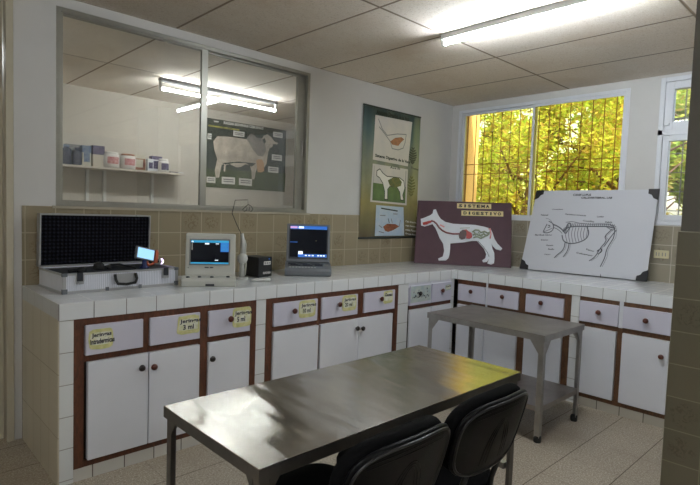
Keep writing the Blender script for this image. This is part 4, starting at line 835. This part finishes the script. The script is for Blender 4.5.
# ------------------------------------------------------------------ maroon dog board leaning across the corner
A0 = Vector((-.711, -.141, 0)); B0 = Vector((-.196, -.866, 0)); ex = (B0-A0); LW = ex.length; ex.normalize()
nb = Vector((.815, .579, 0)); up = nb*.215 + Vector((0, 0, .598)); LH = up.length; up.normalize()
db = thing('dog_display_board', 'maroon board with a white dog and its digestive organs leaning in the corner', 'display board', (-.4535, -.5035, CZ), 0)
F = Matrix.Translation(-Vector((-.4535, -.5035, CZ))) @ frame(A0 + Vector((0, 0, CZ+.003)), ex, up)
MB().prism(P2(0, LW, 0, LH), F, -.006, 0, 'maroon').build('panel', db)
def dp(k): return [(u*LW, v*LH) for u, v in ART['dog'][k]]
fn = lambda x, y, h: F @ Vector((x, y, h))
g = MB(); g.prism(dp('leg'), F, 0, .008, 'dogw'); g.prism(dp('body'), F, 0, .012, 'dogw'); g.build('dog_cutout', db)
g = MB()
def ribbon(k, r, m_, h=.016): g.tube([fn(x, y, h) for x, y in dp(k)], r, m_, 8)
g.prism(dp('tongue'), F, .012, .017, 'red'); ribbon('gullet', .008, 'dred'); g.prism(dp('stomach'), F, .012, .026, 'brown'); g.prism(dp('liver'), F, .012, .023, 'red')
for k in ('gutA', 'gutB', 'gutC', 'gutD'): ribbon(k, .008, 'gut')
g.stroke(dp('trace'), .014, fn, 'pink', .0135); g.stroke(dp('trace2'), .006, fn, 'gut', .0135); ribbon('vent', .006, 'pink'); g.stroke(dp('thigh'), .004, fn, 'pdark', .0135)
g.build('organ_relief', db)
for k, s in (('s1', 'SISTEMA'), ('s2', 'DIGESTIVO')):
    g = MB(); p = dp(k); g.prism(p[::-1], F, 0, .0015, 'cream')
    d = Vector(p[1])-Vector(p[0]); w2, h2 = d.length, (Vector(p[0])-Vector(p[3])).length; dn = d.normalized()
    FF = F @ frame((p[3][0]+dn.x*w2*.04, p[3][1]+dn.y*w2*.04+h2*.2, .0022), (dn.x, dn.y, 0), (-dn.y, dn.x, 0))
    nL = len(s); cw = w2*.92/nL
    for i, cch in enumerate(s): g.text(cch, FF @ Matrix.Translation((cw*(i+(.32 if cch == 'I' else .08)), 0, 0)), cw*(.36 if cch == 'I' else .80), h2*.62, 'black', .05)
    g.build('title_strip', db)

# ------------------------------------------------------------------ white skeleton board leaning on the window wall
BL, BR, TL, TR = (Vector(v) for v in ((-.196, -.956, .868), (-.130, -1.979, .868), (-.020, -.988, 1.577), (-.020, -1.994, 1.582)))
wb = thing('skeleton_display_board', 'large white board with a pencil animal skeleton and black corners, leaning under the windows', 'display board', (-.163, -1.467, CZ))
off = Vector((-.163, -1.467, CZ))
NN = (BR-BL).cross(TL-BL).normalized()
def sp(x, y, h):
    u, v = x, y
    return (BL*(1-u)+BR*u)*(1-v) + (TL*(1-u)+TR*u)*v + NN*h - off
g = MB(); n = 12; vs = []
for d in (0, -.004):
    for j in range(n+1):
        for i in range(n+1): vs.append(sp(i/n, j/n, d))
K = n+1; K2 = K*K; fs = []
for j in range(n):
    for i in range(n): a = j*K+i; fs.append((a, a+1, a+K+1, a+K)); fs.append((K2+a+1, K2+a, K2+a+K, K2+a+K+1))
for i in range(n): fs += [(K2+i, K2+i+1, i+1, i), (n*K+i, n*K+i+1, K2+n*K+i+1, K2+n*K+i), (i*K, (i+1)*K, K2+(i+1)*K, K2+i*K), (K2+i*K+n, K2+(i+1)*K+n, (i+1)*K+n, i*K+n)]
g.add(vs, fs, 'board'); g.build('panel', wb)
g = MB()
AR = ART['skel']
def st(k, w, m_='pencil', curve=True):
    p = AR[k]
    if curve and len(p) > 2:
        for _ in range(2):
            qn = [p[0]]
            for a_, c_ in zip(p, p[1:]): qn += [(a_[0]*.75+c_[0]*.25, a_[1]*.75+c_[1]*.25), (a_[0]*.25+c_[0]*.75, a_[1]*.25+c_[1]*.75)]
            p = qn+[p[-1]]
    P_ = [(a_*1.02, b2*.72) for a_, b2 in p]
    g.stroke(P_, w, lambda x, y, h: sp(x/1.02, y/.72, h), m_, .0012)
st('skull', .008); st('jaw', .005); st('horn', .003); st('eye', .006, 'black'); st('neck', .010); st('neck2', .005); st('spine', .010); st('spine2', .005); st('scap', .009); st('chest', .009)
for i in range(1, 9): st('r%d' % i, .0045)
for k in ('f1', 'f2', 'h1', 'h2', 'h3', 'pelvis'): st(k, .008 if k[0] != 'p' else .006)
st('hock', .008, 'black'); st('seam', .004, 'black')
for (x, dz) in ((.30, .02), (.34, -.01), (.42, .02), (.48, 0), (.55, .015), (.6, 0)):   # vertebra ticks
    pass
sp0 = AR['spine']
for a_, c_ in zip(sp0, sp0[1:]):
    for i in range(4):
        t_ = i/4; x = a_[0]*(1-t_)+c_[0]*t_; y = a_[1]*(1-t_)+c_[1]*t_
        g.stroke([(x*1.02, y*.72), (x*1.02+.004, y*.72+.028)], .006, lambda x, y, h: sp(x/1.02, y/.72, h), 'pencil', .0013)
for (f_, t_) in (('f1', .012), ('f2', .012), ('h1', .014), ('h2', .014)):
    p = AR[f_]; P_ = [(a_*1.02+t_, b2*.72) for a_, b2 in p]; g.stroke(P_, .003, lambda x, y, h: sp(x/1.02, y/.72, h), 'pencil', .0012)
g.build('skeleton_drawing', wb)
g = MB()
def lab(k, s, h, bold=.0, m_='black'):
    (u0, v0), (u1, v1) = AR[k]; o = sp(u0, v0, .0014); e = sp(u1, v1, .0014)-o; up_ = (sp(u0, v0+.05, .0014)-o).normalized()*h
    g.text(s, frame(o, e, up_), 1, 1, m_, bold)
for k, s in (('l1', 'Omoplato'), ('l2', 'Nasal'), ('l3', 'Vertebras toracicas'), ('l4', 'Lumbar'), ('l5', 'Costillas'), ('l6', 'Pelvis'), ('l7', 'Mandibula inferior'), ('l8', 'Esternon'), ('l9', 'Humero'), ('l10', 'Radio'), ('l11', 'Carpo'), ('l12', 'Femur'), ('l13', 'Calcaneo')): lab(k, s, .014, .02)
lab('t1', 'CANIS LUPUS', .020, .03); lab('t2', 'CALLEVERTEBRAL, LAB', .020, .04)
g.build('lettering', wb)
for u, v, su, sv in ((0, 1, 1, -1), (1, 1, -1, -1), (0, 0, 1, 1), (1, 0, -1, 1)):
    g = MB(); pp = [(-.004, -.006), (.072, -.006), (.070, .045), (.045, .060), (.030, .095), (-.004, .118)]
    for h0, h1 in ((.0012, .003),):
        A = [sp(u+su*x, v+sv*y, h1) for x, y in pp]; B = [sp(u+su*x, v+sv*y, -.006) for x, y in pp]
        n_ = len(pp); g.add(A+B, [tuple(range(n_)), tuple(range(n_, 2*n_))[::-1]] + [(i, (i+1) % n_, n_+(i+1) % n_, n_+i) for i in range(n_)], 'black')
    g.build('corner_patch', wb)

# outlet on the tiled wall
ol = thing('wall_outlet', 'cream double outlet plate on the grey tiles beside the white board', 'outlet', (-.0095, -2.036, 1.077))
MB().box(-.008, 0, -.056, .050, -.032, .032, 'outlet').build('plate', ol, bev=.003)
m = MB()
for y in (-.034, -.012, .012, .030): m.box(-.0095, -.008, y-.003, y+.003, -.014, .014, 'pgrey')
m.build('socket', ol)

# ------------------------------------------------------------------ tube lights
def tube_light(label, p0, p1, r, mat, base_h, hm='white'):
    p0, p1 = Vector(p0), Vector(p1); d = (p1-p0).normalized(); c = (p0+p1)/2
    L_ = (p1-p0).length; rz = math.atan2(d.y, d.x)
    t = thing('tube_light', label, 'ceiling light', (c.x, c.y, H), rz)
    dz = p0.z-H
    MB().box(-L_/2, L_/2, -base_h[0]/2, base_h[0]/2, -base_h[1], 0, hm).build('batten', t, bev=.002)
    MB().tube([(-L_/2+.02, 0, dz), (L_/2-.02, 0, dz)], r, mat, 14).build('tube', t)
    for s in (-1, 1):
        m = MB(); m.box(s*(L_/2-.010)-.010, s*(L_/2-.010)+.010, -.014, .014, dz-.018, -.0, 'white'); m.build('lamp_holder', t, bev=.002)
    return t
tube_light('lit white tube light on the ceiling above the low steel table', (-1.85, -1.225, H-.055), (-1.85, -2.46, H-.055), .0140, 'tube', (.040, .036))
for k_, tx in enumerate((-2.57, -5.2)): tube_light(('lit tube light seen through the glass in the room behind', 'added fill tube at the unseen end of the room behind')[k_], (tx, 1.345, H-.096), (tx+1.28, 1.345, H-.096), .0125, 'tube2', (.044, .030), 'housing')  # second tube is added out of view to brighten the far room's ceiling
for k_, (tx, ty) in enumerate(((-5.49, -2.3), (-3.66, -5.0))): tube_light(('added fill tube on the ceiling left of the camera', 'added fill tube on the ceiling behind the camera')[k_], (tx, ty, H-.055), (tx, ty-1.2, H-.055), .0140, 'tube3', (.040, .036))  # both tubes added out of view to even out the room light

# ------------------------------------------------------------------ far room
sh = thing('wall_shelf', 'white wall shelf on thin supports in the room behind the glass', 'shelf', (-2.63, 2.22, 0))
MB().box(-3.60, -1.93, 2.09, 2.349, 1.660, 1.680, 'paint_far').build('shelf_board', sh, True, .002)
for x in (-2.865, -2.700, -2.205): MB().box(x-.014, x+.014, 2.315, 2.349, 0, 1.66, 'white').build('support', sh, True)
SZ = 1.68
def bottle(x, y, r, h, mat, label, cat='bottle', cap='black', group=None):
    t = thing('medicine_bottle', label, cat, (x, y, SZ), 0, group)
    MB().lathe((0, 0, 0), [(r*.95, 0), (r, .006), (r, h*.72), (r*.85, h*.80), (r*.45, h*.86), (r*.45, h*.9)], mat, 20).build('body', t)
    MB().lathe((0, 0, 0), [(r*.55, h*.88), (r*.55, h), (r*.45, h)], cap, 16).build('cap', t)
def carton(x0, x1, y, d, h, mat, label, top=None, tm=None, front=None):
    t = thing('medicine_carton', label, 'box', ((x0+x1)/2, y, SZ), 0)
    w2 = (x1-x0)/2
    MB().box(-w2, w2, 0, d, 0, h, mat).build('carton_body', t, bev=.002)
    if top: MB().box(-w2-.0008, w2+.0008, -.0012, d+.0008, h*(1-top), h+.0008, tm).build('printed_band', t)
    if front: MB().box(-w2*.7, w2*.7, -.0014, 0, h*.2, h*.7, front).build('printed_panel', t)
GRP = 'medicine packs on the far shelf'
bottle(-3.105, 2.15, .045, .185, 'dkblue', 'dark blue grey bottle at the left end of the far shelf', cap='bluegrey')
bottle(-3.015, 2.14, .042, .165, 'dkblue', 'squat dark bottle second on the far shelf', cap='dkblue')
carton(-3.09, -2.955, 2.24, .07, .205, 'pgrey', 'grey box standing behind the two dark bottles')
carton(-2.965, -2.885, 2.15, .08, .195, 'carton', 'pale box with a blue top beside the dark bottles', .35, 'bluegrey', 'bluegrey')
carton(-2.872, -2.765, 2.14, .10, .205, 'carton', 'cream box with a dark printed top left of the round tubs', .42, 'purple')
def tub(x, y, r, label, lid):
    t = thing('round_tub', label, 'tub', (x, y, SZ), 0, 'round white tubs on the far shelf')
    MB().lathe((0, 0, 0), [(r*.9, 0), (r, .012), (r*1.02, r*1.0), (r*.96, r*1.75), (r*.8, r*1.85)], 'tub', 24).build('body', t)
    n = 10; q = MB(); vs = []
    for z in (r*.5, r*1.4):
        for i in range(n+1):
            a_ = -PI/2 - .75 + 1.5*i/n; vs.append((r*1.03*math.cos(a_), r*1.03*math.sin(a_), z))
    q.add(vs, [(i, i+1, n+1+i+1, n+1+i) for i in range(n)], 'tubp'); q.build('printed_label', t)
    MB().lathe((0, 0, 0), [(r*.86, r*1.8), (r*.88, r*1.86), (r*.88, r*2.02), (r*.8, r*2.05)], lid, 24).build('lid', t)
tub(-2.700, 2.15, .076, 'round white tub with pink print, next to the cream box', 'tub')
tub(-2.535, 2.15, .074, 'round white tub with a brown lid, beside the red box', 'pbrown')
carton(-2.500, -2.335, 2.20, .08, .165, 'rust', 'red and brown printed box behind the tub on the far shelf', .25, 'carton', 'carton')
carton(-2.345, -2.285, 2.11, .05, .125, 'paper', 'small white box with purple print on the far shelf', None, None, 'purple')
carton(-2.265, -2.155, 2.20, .07, .165, 'paper', 'white box with a dark purple top at the right of the shelf', .22, 'purple', 'purple')
tj = thing('round_jar', 'white jar with grey print at the right end of the shelf packs', 'jar', (-2.165, 2.14, SZ))
MB().lathe((0, 0, 0), [(.050, 0), (.055, .01), (.055, .10), (.045, .115)], 'tub', 20).build('body', tj)
q = MB(); q.add([(.0565*math.cos(-PI/2-.8+1.6*i/8), .0565*math.sin(-PI/2-.8+1.6*i/8), z) for z in (.02, .09) for i in range(9)], [(i, i+1, 10+i, 9+i) for i in range(8)], 'purple'); q.build('printed_label', tj)
MB().lathe((0, 0, 0), [(.046, .112), (.048, .115), (.048, .135), (.044, .138)], 'tub', 20).build('lid', tj)
for i, (x0, x1, m_) in enumerate(((-2.09, -2.01, 'purple'), (-2.0, -1.945, 'paper'))):
    b = MB(); b.box(x0, x1, 2.12, 2.18, SZ, SZ+.012, m_)
    tag(b.build('flat_packet', bev=.002), ('flat purple packet lying beside the white jar', 'flat white packet lying at the bare end of the far shelf')[i], 'packet', 'flat packets on the far shelf')
BX0, BX1, BZ0, BZ1 = -1.560, -.415, 1.560, 2.365
bp_ = thing('bull_poster', 'dark green poster of a pale bull with white name boxes on the far wall', 'poster', (BX0, 2.346, BZ0))
BW, BH = BX1-BX0, BZ1-BZ0
MB().box(0, BW, -.003, .003, 0, BH, 'bullbg').build('poster_sheet', bp_)
F = frame((0, -.003, 0), (1,0,0), (0,0,1)); g = MB()
def bl(k): return [(u*BW, v*BH) for u, v in ART['bull'][k]]
g.prism(bl('grass'), F, 0, .0008, 'bullgr')
g.prism(bl('body'), F, .0008, .0016, 'bullw')
for k, m_, h in (('rib', 'ppaper', .0019), ('hump', 'bullg', .0022), ('dew', 'bullo', .0025), ('shade', 'bullbg', .0026), ('ear', 'bullbg', .0027), ('horn', 'pdark', .0027)): g.prism(bl(k), F, .0016, h, m_ if k != 'rib' else 'bullw')
for k in ('b1', 'b2', 'b3', 'b4', 'b5', 'b6', 'b7', 'b8'):
    p = bl(k); g.prism(p, F, .0008, .0030, 'pwhite'); x0, y1 = p[0]; x1 = p[1][0]; y0 = p[3][1]
    for f_ in (.3, .6): g.prism(P2(x0+(x1-x0)*.12, x1-(x1-x0)*.12, y0+(y1-y0)*f_, y0+(y1-y0)*(f_+.14)), F, .003, .0034, 'pgrey')
for k, s, m_ in (('ti1', 'RAZAS BOVINAS CEBUINAS', 'pwhite'), ('ti2', 'GANADO DE CARNE', 'yel')):
    p = bl(k); o = Vector((p[3][0], -.0068, p[3][1])); e = Vector((p[2][0]-p[3][0], 0, p[2][1]-p[3][1])); hh = (p[0][1]-p[3][1])*.75
    g.text(s, frame(o, e, (0, 0, hh)), 1, 1, m_, .05)
g.prism(bl('ti0'), F, 0, .001, 'pwhite')
g.build('artwork', bp_)

# ------------------------------------------------------------------ outside
struct('ground', MB().box(.14, 24, -16, 20, -.25, -.1, 'soil'))
def tree(label, x, y, h, crown, n, seed, mats, leaf=.075, name='leafy_tree', trunk=.07):
    r = random.Random(seed); t = thing(name, label, 'tree', (x, y, -.1), 0, 'trees outside the windows')
    tr = MB(); pts = [(0, 0, 0), (r.uniform(-.1, .1), r.uniform(-.1, .1), h*.35), (r.uniform(-.2, .2), r.uniform(-.2, .2), h*.8)]
    tr.tube(pts, trunk, 'bark', 9, rs=[trunk, trunk*.75, trunk*.35]); tr = tr.build('trunk', t)
    for i in range(9):
        a = r.uniform(0, 2*PI); z0 = h*r.uniform(.25, .65); L = r.uniform(.6, 1.3)*crown[0]*.7
        p0 = Vector((0, 0, z0)); p1 = p0+Vector((math.cos(a)*L*.5, math.sin(a)*L*.5, r.uniform(.1, .4))); p2 = p0+Vector((math.cos(a)*L, math.sin(a)*L, r.uniform(.1, .9)))
        MB().tube([p0, p1, p2], .02, 'bark', 6, rs=[trunk*.4, trunk*.28, trunk*.12]).build('branch', t)
    f = MB(); cl = [(r.gauss(0, crown[0]*.5), r.gauss(0, crown[0]*.5), crown[1]+r.uniform(-1, 1)*crown[2], r.uniform(.22, .5)) for _ in range(34)]
    for i in range(n):
        c = r.choice(cl); d = Vector((r.gauss(0, 1), r.gauss(0, 1), r.gauss(0, 1))).normalized()*c[3]*r.random()**.4
        o = Vector(c[:3])+d
        if o.z < .05: o.z = .05+r.random()*.3
        a = Vector((r.gauss(0, 1), r.gauss(0, 1), r.gauss(0, .6))).normalized(); b2 = a.cross(Vector((r.gauss(0, 1), r.gauss(0, 1), r.gauss(0, 1)))).normalized()
        L = leaf*r.uniform(.6, 1.3); w2 = L*.34; nn = a.cross(b2)*w2*.3
        f.add([o-a*L, o+b2*w2+nn, o+a*L, o-b2*w2+nn], [(0, 1, 2, 3)], r.choice(mats))
    f.build('foliage', t)
LB, LM, LD = 'leafa', 'leafb', 'leafc'
tree('bright leafy tree nearest the left pane of the wide window', 2.3, .35, 3.0, (1.0, 1.9, 1.4), 5200, 1, [LB, LB, LM, LD], .05)
tree('bright leafy tree behind the right pane of the wide window', 2.6, -.75, 3.0, (1.0, 2.0, 1.4), 5200, 2, [LB, LM, LD], .05)
tree('tall tree with dry leaves beyond the left pane of the wide window', 4.6, 1.7, 4.0, (1.5, 2.4, 1.8), 6000, 3, [LM, LD, LB], .075)
tree('tall green tree beyond the middle of the wide window', 4.9, .2, 4.2, (1.5, 2.5, 1.8), 6000, 4, [LM, LB, LB], .075)
tree('tall green tree outside the narrow right window', 4.6, -1.6, 4.0, (1.3, 2.5, 1.7), 4000, 5, [LB, LM], .07)
tree('distant broad tree behind the others outside', 8.2, 2.2, 5.5, (2.6, 2.9, 2.6), 8000, 6, [LM, LB, LD], .19)
tree('distant pale tree behind the right hand trees outside', 8.4, -.9, 5.5, (2.6, 2.9, 2.6), 8000, 7, [LB, LM], .19)

tree('distant dense tree filling the gap beyond the middle of the wide window', 11.0, 4.6, 6.5, (3.2, 3.2, 3.0), 8000, 8, [LM, LB], .24)
tree('farthest tree on the right outside the narrow window', 11.5, .6, 6.5, (3.2, 3.2, 3.0), 8000, 9, [LM, LB, LD], .24)

# ------------------------------------------------------------------ light from outside
sun = bpy.data.lights.new('sun', 'SUN'); sun.energy = SUN_E; sun.angle = .02; sun.color = (1, .95, .82)
so = bpy.data.objects.new('sun', sun); COL.objects.link(so)
so.rotation_euler = Vector((-.16, -.55, .80)).to_track_quat('Z', 'Y').to_euler()
wd = bpy.data.worlds.new('sky'); sc.world = wd; wd.use_nodes = True
nt = wd.node_tree; bg = nt.nodes['Background']; sk = nt.nodes.new('ShaderNodeTexSky'); sk.sky_type = 'NISHITA'
sk.sun_disc = False; sk.sun_elevation = math.radians(52); sk.sun_rotation = math.radians(200); sk.air_density = 1.2; sk.dust_density = 2.5
nt.links.new(sk.outputs[0], bg.inputs[0]); bg.inputs[1].default_value = SKY_E

# ------------------------------------------------------------------ camera
cd = bpy.data.cameras.new('camera'); cam = bpy.data.objects.new('camera', cd); COL.objects.link(cam)
cd.sensor_width = 36; cd.lens = 524.57376/700*36; cd.clip_start = .05
yaw, pitch, roll = .80634, -.05807, .03423
F_ = Vector((math.cos(yaw)*math.cos(pitch), math.sin(yaw)*math.cos(pitch), math.sin(pitch)))
R_ = Vector((math.sin(yaw), -math.cos(yaw), 0)); U_ = R_.cross(F_)
R2 = R_*math.cos(roll)+U_*math.sin(roll); U2 = U_*math.cos(roll)-R_*math.sin(roll)
cam.matrix_world = Matrix(((R2.x, U2.x, -F_.x, -4.6011), (R2.y, U2.y, -F_.y, -3.30717), (R2.z, U2.z, -F_.z, 1.32396), (0, 0, 0, 1)))
sc.camera = cam
